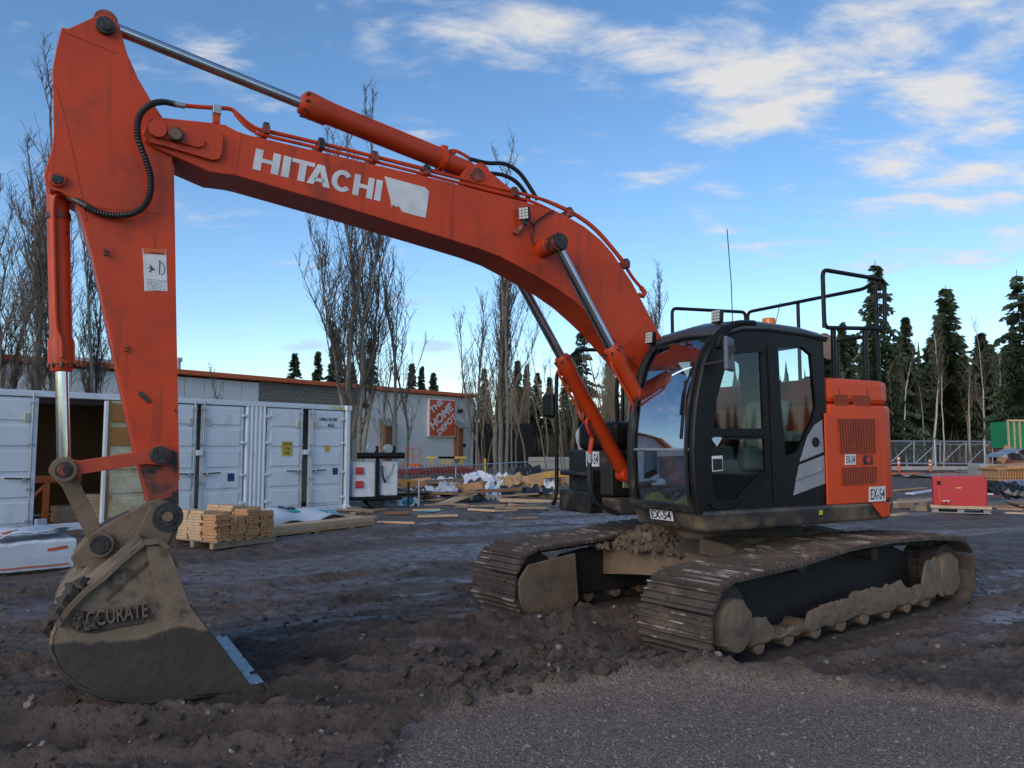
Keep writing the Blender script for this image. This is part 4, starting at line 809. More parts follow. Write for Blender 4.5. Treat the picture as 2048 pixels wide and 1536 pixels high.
def cabside(y, name):
    out = [V(x, y, z) for x, z in FP] + [V(.14, y, 2.70), V(.12, y, 1.10)]
    w1 = [V(p.x, y, p.z) for p in UP([(1424, 857), (1430, 800), (1446, 742), (1468, 708), (1520, 704), (1526, 857)], Y1)]
    w2 = [V(p.x, y, p.z) for p in UP([(1432, 1000), (1420, 960), (1424, 880), (1527, 878), (1531, 942), (1500, 966), (1470, 1000)], Y1)]
    w3 = [V(p.x, y, p.z) for p in UP([(1553, 696), (1600, 694), (1619, 710), (1629, 812), (1622, 842), (1604, 878), (1590, 905), (1568, 912), (1558, 800)], Y1)]
    o = holes_plate(out, [w1, w2, w3], name, BLACK, cab)
    for w in (w1, w2, w3):
        cx = sum((p for p in w), V(0, 0, 0)) / len(w); MB().add([cx + (p - cx) * 1.03 for p in w], [tuple(range(len(w)))]).build('side_window', GLASSS, o)
    return o
near = cabside(Y1, 'cab_side'); farS = cabside(Y0, 'cab_side')
for y, yy in ((Y1, 'n'), (Y0, 'f')):       # front pillars
    MB().tube(smoothpath([V(x - .03, y + (-.02 if yy == 'n' else .02), z) for x, z in FP], 4), .045, 10).build('front_pillar', BLACKM if yy == 'f' else BLACK, cab, True)
    MB().tube(smoothpath([V(x + .012, y + (-.075 if yy == 'n' else .075), z) for x, z in FP[:8]], 4), .016, 8).build('window_seal', BLACKM, cab, True)
ws = [p for p in FP if 1.2 < p[1] < 2.65]
def fx(z): return float(np.interp(z, [p[1] for p in FP], [p[0] for p in FP]))
def screen(z0, z1, nm): 
    zs = np.linspace(z0, z1, 12); return MB().sheet([[V(fx(z) + .03 * math.sin(math.pi * t) - .01, Y0 + .06 + (Y1 - Y0 - .12) * t, z) for t in np.linspace(0, 1, 9)] for z in zs]).build(nm, GLASSW, cab, True)
screen(1.635, 2.60, 'windscreen'); screen(1.17, 1.62, 'lower_windscreen')
MB().tube([V(fx(1.628) + .03 * math.sin(math.pi * t) - .01, Y0 + .05 + (Y1 - Y0 - .1) * t, 1.628) for t in np.linspace(0, 1, 9)], .012, 8).build('screen_joint', mat('pale_seal', (.25, .27, .33), .4), cab, True)
MB().prism([V(1.79, Y0 + .02, 1.10), V(1.79, Y1 - .02, 1.10), V(1.80, Y1 - .02, 1.17), V(1.80, Y0 + .02, 1.17)], (-.08, 0, 0)).build('front_sill', BLACKM, cab, bevel=.01)
MB().prism([V(fx(2.58) + .015, Y0, 2.57), V(fx(2.58) + .015, Y1, 2.57), V(1.36, Y1, 2.70), V(1.36, Y0, 2.70)], (-.06, 0, 0)).build('front_header', BLACKM, cab, bevel=.01)
rg_ = []
for x, z in [(1.47, 2.625), (1.36, 2.70), (1.2, 2.745), (.9, 2.765), (.4, 2.755), (.10, 2.72)]:
    rg_.append([V(x, Y0 - .03, z - .05), V(x, Y0 + .05, z), V(x, (Y0 + Y1) / 2, z + .025), V(x, Y1 - .08, z), V(x, Y1 + .035, z - .06)])
MB().sheet(rg_).build('roof', mat('cab_roof', (.05, .055, .065), .35, col2=(.04, .045, .055), nscale=2), cab, True, thick=.05)
MB().box((.11, (Y0 + Y1) / 2, 1.45), (.03, Y1 - Y0, .70)).build('rear_wall', BLACK, cab); MB().box((.95, (Y0 + Y1) / 2, 1.115), (1.6, Y1 - Y0 - .06, .03)).build('cab_floor', BLACKM, cab)
for y in (Y0 + .05, Y1 - .05): MB().bar(V(.13, y, 1.1), V(.13, y, 2.7), .07, .07).build('rear_pillar', BLACK, cab, bevel=.01)
MB().tube(smoothpath([V(1.49, Y1 + .02, 2.50), V(1.42, Y1 + .03, 2.64), V(1.28, Y1 + .03, 2.72), V(1.05, Y1 + .02, 2.745)], 5), .03, 8).build('roof_edge_tube', BLACK, cab, True)
MB().bar(U(1538, 690, Y1 + .02), U(1552, 1010, Y1 + .02), .05, .03, YV).build('door_pillar', BLACK, near, bevel=.008); MB().bar(U(1422, 868, Y1 + .02), U(1528, 867, Y1 + .02), .05, .02, YV).build('door_rail', BLACK, near, bevel=.006)
dl = UP([(1400, 1020), (1405, 960), (1408, 860)], Y1 + .02); MB().tube(smoothpath([V(p.x, Y1 + .022, p.z) for p in UP([(1412, 1005), (1432, 1018), (1465, 1010), (1500, 975), (1532, 945)], Y1)], 5), .012, 6).build('door_crease', BLACK, near, True)
MB().prism([p + V(0, .022, 0) for p in UP([(1641, 839), (1625, 850), (1611, 873), (1595, 924), (1644, 904)], Y1)], (0, -.01, 0)).build('silver_panel', GREYP, near, bevel=.004)
MB().prism([p + V(0, .022, 0) for p in UP([(1594, 930), (1645, 910), (1647, 967), (1583, 991)], Y1)], (0, -.01, 0)).build('silver_panel', GREYP, near, bevel=.004)
MB().bar(U(1592, 958, Y1 + .03), U(1643, 941, Y1 + .03), .012, .012, YV).build('panel_ridge', GREYP, near); cylr('fuel_cap', 1633, 884, Y1, Y1 + .035, .045, BLACK, near); cylr('panel_knob', 1643, 939, Y1, Y1 + .04, .018, GREYP, near)
MB().prism([p + V(0, .024, 0) for p in UP([(1430, 866), (1440, 877), (1430, 893), (1420, 879)], Y1)], (0, -.003, 0)).build('diamond_decal', mat('pale_blue_decal', (.45, .60, .65), .5), near)
wd = MB().prism([p + V(0, .024, 0) for p in UP([(1420, 912), (1441, 911), (1442, 941), (1421, 943)], Y1)], (0, -.003, 0)).build('warning_decal', WHITE, near); MB().prism([p + V(0, .0255, 0) for p in UP([(1421, 918), (1440, 917), (1441, 939), (1422, 941)], Y1)], (0, -.003, 0)).build('decal_print', INK, wd)
o = MB().prism([V(1.742, .66, 1.10), V(1.742, .96, 1.10), V(1.725, .96, 1.01), V(1.725, .66, 1.01)], (.006, 0, 0)).build('unit_number_plate', WHITE, cab); text('EX-54', 'unit_number', INK, o, V(1.738, .68, 1.02), (0, 1, 0), (.15, 0, 1), .07, .26, .001, .012)
# mirror
c = U(1458, 708, 1.47); mir = MB().box((c.x, 1.47, c.z), (.04, .20, .29), Matrix.Rotation(R(-62), 3, 'Z')).build('door_mirror', mat('mirror_back', (.13, .14, .17), .5), cab, bevel=.025)
MB().cyl((c.x - .0, 1.50, c.z + .03), (c.x + .035, 1.535, c.z + .03), .035).build('mirror_joint', BLACK, mir, True); MB().tube(smoothpath([V(c.x + .02, 1.53, c.z + .03), V(c.x + .05, 1.52, c.z - .04), V(c.x + .1, 1.42, c.z - .07), V(1.66, Y1 + .02, c.z - .08)], 5), .009, 6).build('mirror_arm', DKSTEEL, mir, True)
# lamps, beacon, aerials, wiper
worklamp(V(1.50, .42, 2.69), R(4), cab, R(-5)); worklamp(V(1.36, 1.16, 2.80), R(8), cab, R(-5))
c = U(1538, 650, .9); MB().cyl((c.x, .9, 2.76), (c.x, .9, 2.90), .07, .062, n=24).build('amber_beacon', AMBER, cab, True, .01); MB().cyl((c.x, .9, 2.74), (c.x, .9, 2.775), .075, n=24).build('beacon_base', BLACK, cab, True)
MB().tube([V(.55, .55, 2.75), V(.56, .55, 3.3), V(.60, .55, 3.85)], .005, 5).build('radio_aerial', BLACK, cab); MB().tube([V(.16, .7, 2.75), V(.05, .72, 3.12)], .004, 5).build('radio_aerial', BLACK, cab)
MB().bar(V(fx(2.2) + .03, Y1 - .14, 2.22), V(fx(1.75) + .04, Y1 - .11, 1.72), .022, .02).build('wiper', BLACK, cab); MB().tube([V(fx(2.35) + .02, Y1 - .10, 2.35), V(fx(2.1) + .05, Y1 - .13, 2.1), V(fx(1.9) + .05, Y1 - .12, 1.92)], .009, 6).build('wiper_arm', BLACK, cab)
# interior
seat = MB().box((.72, .84, 1.46), (.50, .50, .14)).build('seat_cushion', SEAT, cab, bevel=.04); MB().prism([V(.50, .60, 1.50), V(.62, .60, 1.52), V(.46, .60, 2.10), V(.34, .60, 2.08)], (0, .48, 0)).build('seat_back', SEAT, cab, bevel=.04); MB().box((.38, .84, 2.2), (.08, .28, .2)).build('headrest', mat('headrest', (.10, .11, .11), .9), cab, bevel=.03)
MB().box((.7, .84, 1.26), (.4, .4, .26)).build('seat_base', BLACK, cab, bevel=.02)
for y in (.55, 1.13):
    MB().box((.85, y, 1.55), (.45, .12, .22)).build('arm_console', mat('console', (.16, .19, .19), .6), cab, bevel=.03); MB().tube([V(1.03, y, 1.62), V(1.06, y, 1.80)], .016, 8).build('joystick', RUBBER, cab)
for y in (.76, .92): MB().tube(smoothpath([V(1.35, y, 1.13), V(1.42, y, 1.40), V(1.36, y, 1.62)], 4), .012, 6).build('travel_lever', RUBBER, cab)
MB().box((1.5, .52, 1.85), (.05, .16, .22), Matrix.Rotation(R(15), 3, 'Z')).build('monitor', BLACK, cab, bevel=.01); MB().box((.32, .84, 1.75), (.25, .6, .1)).build('rear_shelf', SEAT, cab, bevel=.02)
def rag(c, lab, sx, sy):
    g = []
    for i in range(9):
        row = []
        for j in range(9):
            u, v = i / 8 - .5, j / 8 - .5; r = max(0, 1 - 2.1 * math.hypot(u, v)); row.append(V(u * sx + .02 * random.uniform(-1, 1), v * sy + .02 * random.uniform(-1, 1), .01 + .09 * r + .03 * random.random() * (r > 0)))
        g.append(row)
    o = MB().sheet(g).build('rag', YELLOW, None, True, thick=.006); p = Matrix.Rotation(HEAD, 3, 'Z') @ Vector(c); o.location = XC + p; o.rotation_euler.z = HEAD; tag(o, lab, 'rag', 'rags on the cab floor')
rag((1.62, .60, 1.135), 'crumpled yellow rag behind the lower windscreen, left one', .26, .30); rag((1.64, 1.04, 1.135), 'crumpled yellow rag behind the lower windscreen, right one beside the door pillar', .24, .22)
# ---- deck guard rails
def rail(pts, nm='guard_rail', r=.021): return MB().tube([Vector(p) for p in pts], r, 10).build(nm, BLACK, EX, True)
def rnd(pts, k=.07):
    P = [Vector(p) for p in pts]; out = [P[0]]
    for a, b, c in zip(P[:-2], P[1:-1], P[2:]):
        d0 = (a - b).normalized() * k; d1 = (c - b).normalized() * k
        for t in (0, .25, .5, .75, 1): q = (b + d0) * (1 - t) ** 2 + b * 2 * t * (1 - t) + (b + d1) * t ** 2; out.append(q)
    return out + [P[-1]]
rail(rnd([(.0, 1.2, 2.80), (0, 1.2, 3.37), (-.95, 1.2, 3.37), (-.93, 1.2, 2.86), (0, 1.2, 2.80), (.0, 1.2, 2.9)]))
rail(rnd([(.05, -.92, 2.3), (.05, -.92, 3.32), (-1.18, -.92, 3.38), (-1.18, -.92, 2.3)])); rail(rnd([(-1.2, -.90, 2.3), (-1.2, -.90, 3.38), (-1.12, .86, 3.36), (-1.16, .95, 3.45), (-1.16, .95, 2.3)]))
rail([(-1.19, -.1, 2.3), (-1.19, -.1, 3.37)]); rail(rnd([(-1.2, -.9, 2.84), (-1.13, .9, 2.84)])); rail([(-.93, 1.2, 2.87), (-1.14, .95, 2.9)]); rail([(-1.15, .45, 2.3), (-1.15, .45, 2.85)]); rail([(-.14, 1.18, 2.3), (-.14, 1.19, 2.81)], r=.026); rail([(-.62, 1.18, 2.3), (-.62, 1.19, 2.84)], r=.026)
MB().tube([V(-.3, .75, 2.30), V(-.34, .78, 2.5), V(-.40, .85, 2.66)], .012, 6).build('rear_mirror_arm', BLACK, EX); MB().tube([V(-.40, .85, 2.66), V(-.40, .87, 2.675), V(-.40, .91, 2.68)], [.02, .13, .14], 20).build('rear_mirror', mat('mirror_rust', (.40, .22, .14), .5), EX, True)
MB().cyl((-.35, .7, 2.3), (-.38, .7, 2.36), .10, .05).build('mirror_base', BLACK, EX, True); MB().tube([V(-.7, -.3, 2.3), V(-.7, -.3, 2.55), V(-.76, -.3, 2.6)], .05, 10).build('exhaust_pipe', DKSTEEL, EX, True)

# ================================================================== SHIPPING CONTAINER
CA = G(694, 1020); CB_ = G(70, 1068); cdir = Vector((CB_.x - CA.x, CB_.y - CA.y)).normalized(); crz = math.atan2(cdir.y, cdir.x)
CT = thing('shipping_container', 'white side-opening shipping container with one door folded open', 'container', (CA.x, CA.y, 0), crz)
def CW(px, py): return wallpt(px, py, CA, cdir)
CH = CW(694, 812)[1]; CL = 11.6; tpx = lambda px: CW(px, 900)[0]
b = MB(); b.box((CL / 2, -2.42, CH / 2), (CL, .04, CH - .1)); b.build('back_wall', CONT, CT)
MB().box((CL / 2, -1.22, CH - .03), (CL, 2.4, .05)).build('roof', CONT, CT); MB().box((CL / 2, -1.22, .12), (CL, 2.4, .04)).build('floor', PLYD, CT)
MB().box((-.0, -1.22, CH / 2), (.06, 2.4, CH - .05)).build('end_wall', CONT, CT); MB().box((CL, -1.22, CH / 2), (.06, 2.4, CH - .05)).build('end_wall', CONT, CT)
MB().box((CL / 2, -.03, CH - .06), (CL, .12, .12)).build('top_rail', CONT, CT, bevel=.01); MB().box((CL / 2, -.03, .09), (CL, .12, .14)).build('bottom_rail', CONT, CT, bevel=.01)
MB().box((.05, .0, CH / 2), (.12, .14, CH)).build('corner_post', CONT, CT, bevel=.01)
for z in (.06, CH - .06): MB().box((.06, .02, z), (.18, .18, .13)).build('corner_casting', CONT, CT, bevel=.01)
st = MB()
for k in range(5): st.prism([V(.14 + .09 * k, .035, CH - .11), V(.18 + .09 * k, .035, CH - .11), V(.22 + .09 * k, .035, CH - .02), V(.18 + .09 * k, .035, CH - .02)], (0, .004, 0))
st.build('hazard_stripes', YELLOW, CT)
def leaf(t0, t1, rod_at, label=None, inside=False, y=0.0, par=None):
    z0, z1 = .17, CH - .14; w = t1 - t0; o = MB().box(((t0 + t1) / 2, y - .02, (z0 + z1) / 2), (w, .04, z1 - z0)).build('door_leaf', PLYW if inside else CONT, CT, bevel=.006)
    if label: o['label'] = label
    for k in range(5):
        za = z0 + (z1 - z0) * (k / 5) + .05; zb = z0 + (z1 - z0) * ((k + 1) / 5) - .05; m = CONT if not inside else (PLY if k > 2 else PLYW)
        MB().prism([V(t0 + .10, y, za), V(t1 - .10, y, za), V(t1 - .10, y, zb), V(t0 + .10, y, zb)], (0, .022, 0)).build('door_panel', m, o, bevel=.012)
    if inside:
        for x in (t0 + .04, t1 - .04): MB().box((x, y + .012, (z0 + z1) / 2), (.07, .03, z1 - z0)).build('door_stile', PLY if x > t0 + .1 else CONT, o)
        return o
    if rod_at is not None:
        x = rod_at; r = MB().cyl((x, y + .06, .10), (x, y + .06, CH - .05), .019, n=10).build('lock_rod', GALV, o, True)
        for z in (.25, .85, 1.7, CH - .25): MB().box((x, y + .045, z), (.09, .06, .05)).build('rod_guide', GALV, r, bevel=.008)
        s_ = -1 if abs(x - t0) < abs(x - t1) else 1; s_ = 1 if abs(x - t0) < abs(x - t1) else -1
        MB().box((x + .10 * s_, y + .07, 1.03), (.06, .05, .09)).build('handle_bracket', GALV, r, bevel=.01); MB().bar(V(x, y + .08, 1.05), V(x + .42 * s_, y + .08, 1.07), .018, .03).build('lock_handle', DKSTEEL, r, bevel=.004)
        MB().box((x + .10 * s_, y + .04, CH - .52), (.08, .05, .17)).build('door_holder', mat('cream_plastic', (.55, .50, .38), .6), o, bevel=.008)
        hx = t1 - .02 if s_ > 0 else t0 + .02
        for z in (.35, 1.0, 1.75, CH - .35): MB().box((hx, y + .02, z), (.12, .06, .06)).build('hinge', CONT, o, bevel=.01)
    return o
t = tpx
L1 = leaf(t(686), t(617), t(622)); L2 = leaf(t(605), t(533), t(600)); L3 = leaf(t(486), t(401), t(404)); L4 = leaf(t(392), t(316), t(386)); L5 = leaf(t(300), t(212), None)
L6 = leaf(t(73), t(-70), t(60))
leaf(t(296), t(206), None, 'orange inside face of the door leaf folded back', True, .10)
MB().box((t(205), .10, CH / 2), (.05, .10, CH - .3)).build('folded_leaf_edge', CONT, CT)
for a, b_ in ((531, 489), (316, 301)):
    x0, x1 = t(a), t(b_); po = []; n = 5
    for k in range(n): u = x0 + (x1 - x0) * k / n; du = (x1 - x0) / n; po += [(u, -.01), (u + du * .25, .03), (u + du * .6, .03), (u + du * .85, -.01)]
    MB().prism([V(x, y, .16) for x, y in po] + [V(x1, -.06, .16), V(x0, -.06, .16)], (0, 0, CH - .28)).build('corrugated_post', CONT, CT)
for px in (609, 396): MB().box((t(px), .05, 1.52), (.15, .09, .12)).build('lock_box', CONT, CT, bevel=.01)
def cdecal(px0, py0, px1, py1, m, nm, par, y=.026):
    a = CW(px0, py0); b_ = CW(px1, py1); return MB().prism([V(a[0], y, a[1]), V(b_[0], y, a[1]), V(b_[0], y, b_[1]), V(a[0], y, b_[1])], (0, .003, 0)).build(nm, m, par)
SB_ = mat('blue_sticker', (.02, .04, .16), .5); YS = mat('yellow_sticker', (.62, .42, .04), .5)
def ctext(s, px, py, hpx, wpx, par, m=INK, y=.030, bold=.01):
    a = CW(px, py); b_ = CW(px + wpx, py); h = CW(px, py - hpx)[1] - a[1]; text(s, 'stencil_text', m, par, V(a[0], y, a[1]), (-1, 0, 0), (0, 0, 1), h, abs(a[0] - b_[0]), .001, bold)
cdecal(563, 883, 583, 912, YS, 'caution_sticker', L2); ctext('CAUTION', 564, 891, 6, 18, L2); ctext("9'6", 569, 900, 6, 9, L2); ctext('HIGH', 567, 909, 6, 11, L2)
cdecal(649, 890, 657, 904, YS, 'yellow_sticker', L1); cdecal(664, 936, 674, 949, SB_, 'blue_sticker', L1); cdecal(454, 947, 467, 962, SB_, 'blue_sticker', L3)
ctext('GPMU 401087', 637, 842, 7, 37, L1); ctext('45G3', 654, 854, 7, 13, L1)
# rack and timber inside the open bay
rk = thing('storage_rack', 'orange steel storage rack inside the open container', 'rack', (CA.x, CA.y, 0), crz)
x0, x1 = t(78) , t(200); MB().bar(V(x0, -.9, 1.0), V(x1, -.9, 1.0), .10, .14).build('shelf_beam', ORSTEEL, rk); xm = t(131)
MB().box((xm, -.9, .55), (.10, .08, .84)).build('upright', ORSTEEL, rk); MB().bar(V(xm, -.9, .9), V(xm + .3, -1.3, .4), .06, .06).build('brace', ORSTEEL, rk); MB().box(((x0 + x1) / 2, -1.5, 1.02), (x0 - x1 if x0 > x1 else x1 - x0, 1.0, .03)).build('shelf', PLYD, rk)
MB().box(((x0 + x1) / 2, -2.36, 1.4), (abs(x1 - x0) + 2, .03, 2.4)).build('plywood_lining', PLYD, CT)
sb_ = thing('board_stack', 'stack of short boards on the container floor under the rack', 'lumber', (CA.x, CA.y, 0), crz)
for k in range(7): MB().box((xm - .35 + .03 * random.random(), -.7, .165 + .045 * k), (.5, .8, .04)).build('board', WOODC, sb_)
sb2 = thing('board_stack', 'pale short boards stacked beside the folded container door', 'lumber', (CA.x, CA.y, 0), crz)
for k in range(9): MB().box((t(196) + .04 * random.random(), -.35, .18 + .06 * k), (.35, .5, .055)).build('board', WOODB, sb2)
bx_ = G(80, 1070); pb = tag(MB().box((0, 0, .15), (.18, .14, .30)).build('battery_box', mat('grey_plastic', (.33, .36, .42), .5), None, bevel=.015), 'small grey plastic box standing at the open container bay', 'box'); pb.location = bx_; pb.rotation_euler.z = crz

# ================================================================== STORE BUILDING
BH = 5.5
def top_at(px, py): d = ray(px, py); return Vector((0, 0, CAMH)) + d * ((BH - CAMH) / d.z)
BR = top_at(945, 793); BLp = top_at(355, 745); bdir = Vector((BLp.x - BR.x, BLp.y - BR.y)).normalized(); brz = math.atan2(bdir.y, bdir.x)
ST_ = thing('store_building', 'long pale store building with orange roof trim behind the container', 'building', (BR.x, BR.y, 0), brz)
BWp = lambda px, py=850: wallpt(px, py, BR, bdir); bt = lambda px: BWp(px)[0]
LB = 62
MB().box((LB / 2, -12.2, BH / 2 - .1), (LB, 24, BH - .2)).build('wall_core', WALLG, ST_)
MB().box((LB / 2, -11.9, BH + .02), (LB + .3, 24.6, .26)).build('roof_trim', TRIM, ST_, bevel=.03)
s0, s1, s2 = bt(722), bt(516), LB
MB().box((s0 / 2, -.08, BH / 2 - .08), (s0, .3, BH - .16)).build('stucco_wall', WALLG, ST_)
MB().box(((s0 + s1) / 2, -.16, BH / 2 - .08), (s1 - s0, .2, BH - .16)).build('mortar_wall', MORTAR, ST_)
bl = None; bw, bh = .405, .205; row = 0; z = BH - .22
while z > 2.3:
    x = s0 + (bw / 2 if row % 2 == 0 else bw)
    while x < s1 - bw / 2:
        if bl is None: bl = MB().box((0, 0, 0), (bw - .022, .10, bh - .022)).build('block', BLOCKM, ST_, bevel=.008); bl.location = (x, -.03, z)
        else: inst(bl, 'block', ST_, (x, -.03 + random.uniform(-.006, .006), z))
        x += bw
    z -= bh; row += 1
x = s1
while x < s2 - 1.1: MB().box((x + .56, -.05, BH / 2 - .1), (1.09, .12, BH - .2)).build('wall_panel', WALLP, ST_, bevel=.012); x += 1.12
a = BWp(852, 797); b_ = BWp(905, 874)
sg = MB().box(((a[0] + b_[0]) / 2, .2, (a[1] + b_[1]) / 2), (a[0] - b_[0], .22, a[1] - b_[1])).build('store_sign', SIGNW, ST_, bevel=.02)
w_, h_ = a[0] - b_[0], a[1] - b_[1]; cx_, cz_ = (a[0] + b_[0]) / 2, (a[1] + b_[1]) / 2
MB().box((cx_, .315, cz_), (w_ * .93, .02, h_ * .95)).build('sign_face', SIGNO, sg)
ang = math.atan2(h_ * .72, w_ * .93); xd = V(-math.cos(ang), 0, math.sin(ang)); yd = V(math.sin(ang), 0, math.cos(ang))
for s_, off, wd, hh, sh in [('THE', .36, .42, .17, -.02), ('HOME', .06, .78, .24, .0), ('DEPOT', -.20, .66, .17, .03)]:
    c = V(cx_, .328, cz_) + yd * off * w_ * 1.05 + xd * sh * w_; text(s_, 'sign_lettering', SIGNW, sg, c - yd * hh * w_ * .5, xd, yd, hh * w_ * 1.0, wd * w_ * 1.2, .01, .03, 'CENTER')
for px in (766, 911):
    p = BWp(px, 900)[0]; o = MB().box((p, .25, 1.9), (.62 if px < 800 else .5, .6, 2.6)).build('rust_pilaster', RUSTWOOD, ST_, bevel=.01); MB().prism([V(p + .5, .05, 3.5), V(p - .5, .05, 3.5), V(p - .5, .9, 3.0), V(p + .5, .9, 3.0)], (0, 0, .08)).build('pilaster_cap', GALV, o)
for px, py in [(917, 822), (922, 891), (728, 812)]: q = BWp(px, py); MB().box((q[0], .18, q[1]), (.35, .3, .28)).build('wall_lamp', BLACK, ST_, bevel=.03)
MB().box((BWp(540)[0], .05, CH + .6), (1.0, .3, .35)).build('vent_hood', BLACK, ST_, bevel=.03); q = bt(383); MB().cyl((q, -1.5, BH), (q, -1.5, BH + .75), .13).cyl((q, -1.5, BH + .75), (q, -1.5, BH + .95), .2).build('roof_flue', GALV, ST_, True)
MB().box((bt(220), -3, BH + .35), (2.2, 1.6, .5)).build('roof_unit', WALLP, ST_, bevel=.02)
# black slatted enclosure, low wall
def at2(px, py, D): p = atd(px, py, D); return p
en = thing('slatted_enclosure', 'black slatted enclosure at the corner of the store', 'enclosure'); e0 = atd(950, 930, 60); e1 = atd(1066, 930, 62); et = atd(1000, 846, 60).z
n = 26; slsrc = None
for k in range(n):
    p = e0.lerp(e1, (k + .5) / n); d_ = (e1 - e0).length / n
    if slsrc is None: slsrc = MB().box((0, 0, 0), (d_ * .9, .05, et - .1)).build('slat', BLACK, en); slsrc.location = (p.x, p.y, et / 2 + .05)
    else: inst(slsrc, 'slat', en, (p.x, p.y, et / 2 + .05))
for k in (0, .33, .66, 1): p = e0.lerp(e1, k); MB().box((p.x, p.y + .1, et / 2), (.15, .15, et + .15)).build('post', BLACK, en)
for z in (.5, et - .3): MB().bar(V(e0.x, e0.y + .06, z), V(e1.x, e1.y + .06, z), .06, .12).build('rail', BLACK, en)
MB().box((e1.x, e1.y + 3, et / 2), (.08, 6, et - .1)).build('side_panel', BLACK, en)
lw = atd(1150, 915, 58); tag(MB().box((lw.x + 1, 58, .45), (9, .5, .9)).build('low_wall', CONC, None, bevel=.03), 'low grey concrete wall beyond the chain-link fence', 'wall')
# ================================================================== CHAIN-LINK FENCE
fe_ = thing('chain_link_fence', 'galvanised chain-link fence running behind the scrap lumber', 'fence'); FT = .95
def onrail(px, py): d = ray(px, py); return Vector((0, 0, CAMH)) + d * ((FT - CAMH) / d.z)
fa = onrail(775, 939); fb = onrail(1185, 916.5); MB().tube([fa, fb], .022, 8).build('top_rail', GALV, fe_)
fdv = (fb - fa); frz = math.atan2(fdv.y, fdv.x); mesh = MB().add([V(0, 0, .05), V(fdv.length, 0, .05), V(fdv.length, 0, FT), V(0, 0, FT)], [(0, 1, 2, 3)]).build('chain_mesh', CHAIN, fe_); mesh.location = (fa.x, fa.y, 0); mesh.rotation_euler.z = frz
for k in (.02, .2, .38, .55, .7, .85, .99): p = fa + fdv * k; MB().cyl((p.x, p.y, 0), (p.x, p.y, FT + .03), .032, n=10).build('fence_post', GALV, fe_, True)
for px, top in ((970, 921), (1078, 921)):
    p = fa + fdv * ((px - 775) / 410 * 1.0); g_ = atd(px, top, p.y - .4); yp = tag(MB().box((0, 0, g_.z / 2 + .05), (.10, .10, g_.z + .1)).build('marker_post', mat('yellow_paint', (.52, .36, .04), .6), None, bevel=.01), 'yellow wooden marker post before the fence, ' + ('beside the scattered lumber' if px < 1000 else 'nearer the excavator'), 'post', 'yellow posts by the fence'); yp.location = (g_.x, g_.y, 0)
# ================================================================== SHOPPING CARTS, LIFT RAILS, YELLOW TRESTLES
def make_cart():
    r = thing('shopping_cart', 'red shopping cart nested in the row behind the fence', 'shopping cart', group='nested carts behind the fence')
    mb = MB(); P = lambda x, y, z: V(x, y, z)
    for z, k in ((.45, .8), (.62, .9), (.80, 1)):
        mb.tube([P(-.4 * k, -.25 * k, z), P(.42 * k, -.28 * k, z), P(.42 * k, .28 * k, z), P(-.4 * k, .25 * k, z), P(-.4 * k, -.25 * k, z)], .012, 5)
    for i in range(8):
        u = -.36 + i * .1
        for s in (-1, 1): mb.tube([P(u * .8, s * .22, .45), P(u, s * .27, .80)], .008, 4)
    mb.build('basket', CARTR, r); MB().tube([P(-.5, -.25, .95), P(-.5, .25, .95)], .02, 6).build('handle', CARTR, r)
    MB().tube([P(-.5, -.22, .95), P(-.38, -.22, .3), P(-.35, -.22, .15), P(.4, -.18, .15)], .014, 5).tube([P(-.5, .22, .95), P(-.38, .22, .3), P(-.35, .22, .15), P(.4, .18, .15)], .014, 5).build('frame', DKSTEEL, r)
    for x in (-.33, .38):
        for s in (-1, 1): MB().cyl((x, s * .2 - .02, .065), (x, s * .2 + .02, .065), .065, n=10).build('wheel', RUBBER, r)
    return r
c0 = make_cart(); ca_ = atd(785, 955, 36); cb_2 = atd(940, 955, 40); n = 22
for k in range(n):
    p = ca_.lerp(cb_2, k / (n - 1)); o = c0 if k == 0 else copy_tree(c0); o.location = (p.x, p.y + random.uniform(-.1, .1), 0); o.rotation_euler.z = R(12); o.scale = (.85, .85, .8)
lf = thing('lift_rails', 'orange tubular guard frame of a lift by the store wall', 'guard frame'); P = lambda px, py: atd(px, py, 50)
for a, b_ in [((812, 896), (812, 945)), ((840, 896), (840, 945)), ((826, 896), (826, 945)), ((812, 896), (840, 896)), ((812, 912), (840, 912)), ((812, 928), (840, 928)), ((800, 945), (812, 905))]: MB().tube([P(*a), P(*b_)], .035, 6).build('rail', ORSTEEL, lf)
q = P(826, 931); MB().box(q, (1.0, .8, .12)).build('platform', NETO, lf)
q = P(826, 945); MB().box((q.x, q.y, .1), (1.1, .9, max(.2, q.z))).build('base', NETO, lf)
for i, (px, lab) in enumerate([(880, 'left of the pair'), (905, 'right of the pair')]):
    tr_ = thing('trestle', 'yellow timber trestle by the store wall, ' + lab, 'trestle', group='yellow trestles'); b0 = atd(px, 950, 48)
    for dx in (-.55, .55):
        for s in (-1, 1): MB().bar(V(b0.x + dx, b0.y, .95), V(b0.x + dx + s * .25, b0.y + .1 * s, 0), .07, .07).build('leg', mat('yellow_timber', (.55, .40, .10), .7), tr_)
    MB().bar(V(b0.x - .9, b0.y, 1.0), V(b0.x + .9, b0.y, 1.0), .10, .12).build('beam', MATS['yellow_timber'], tr_)
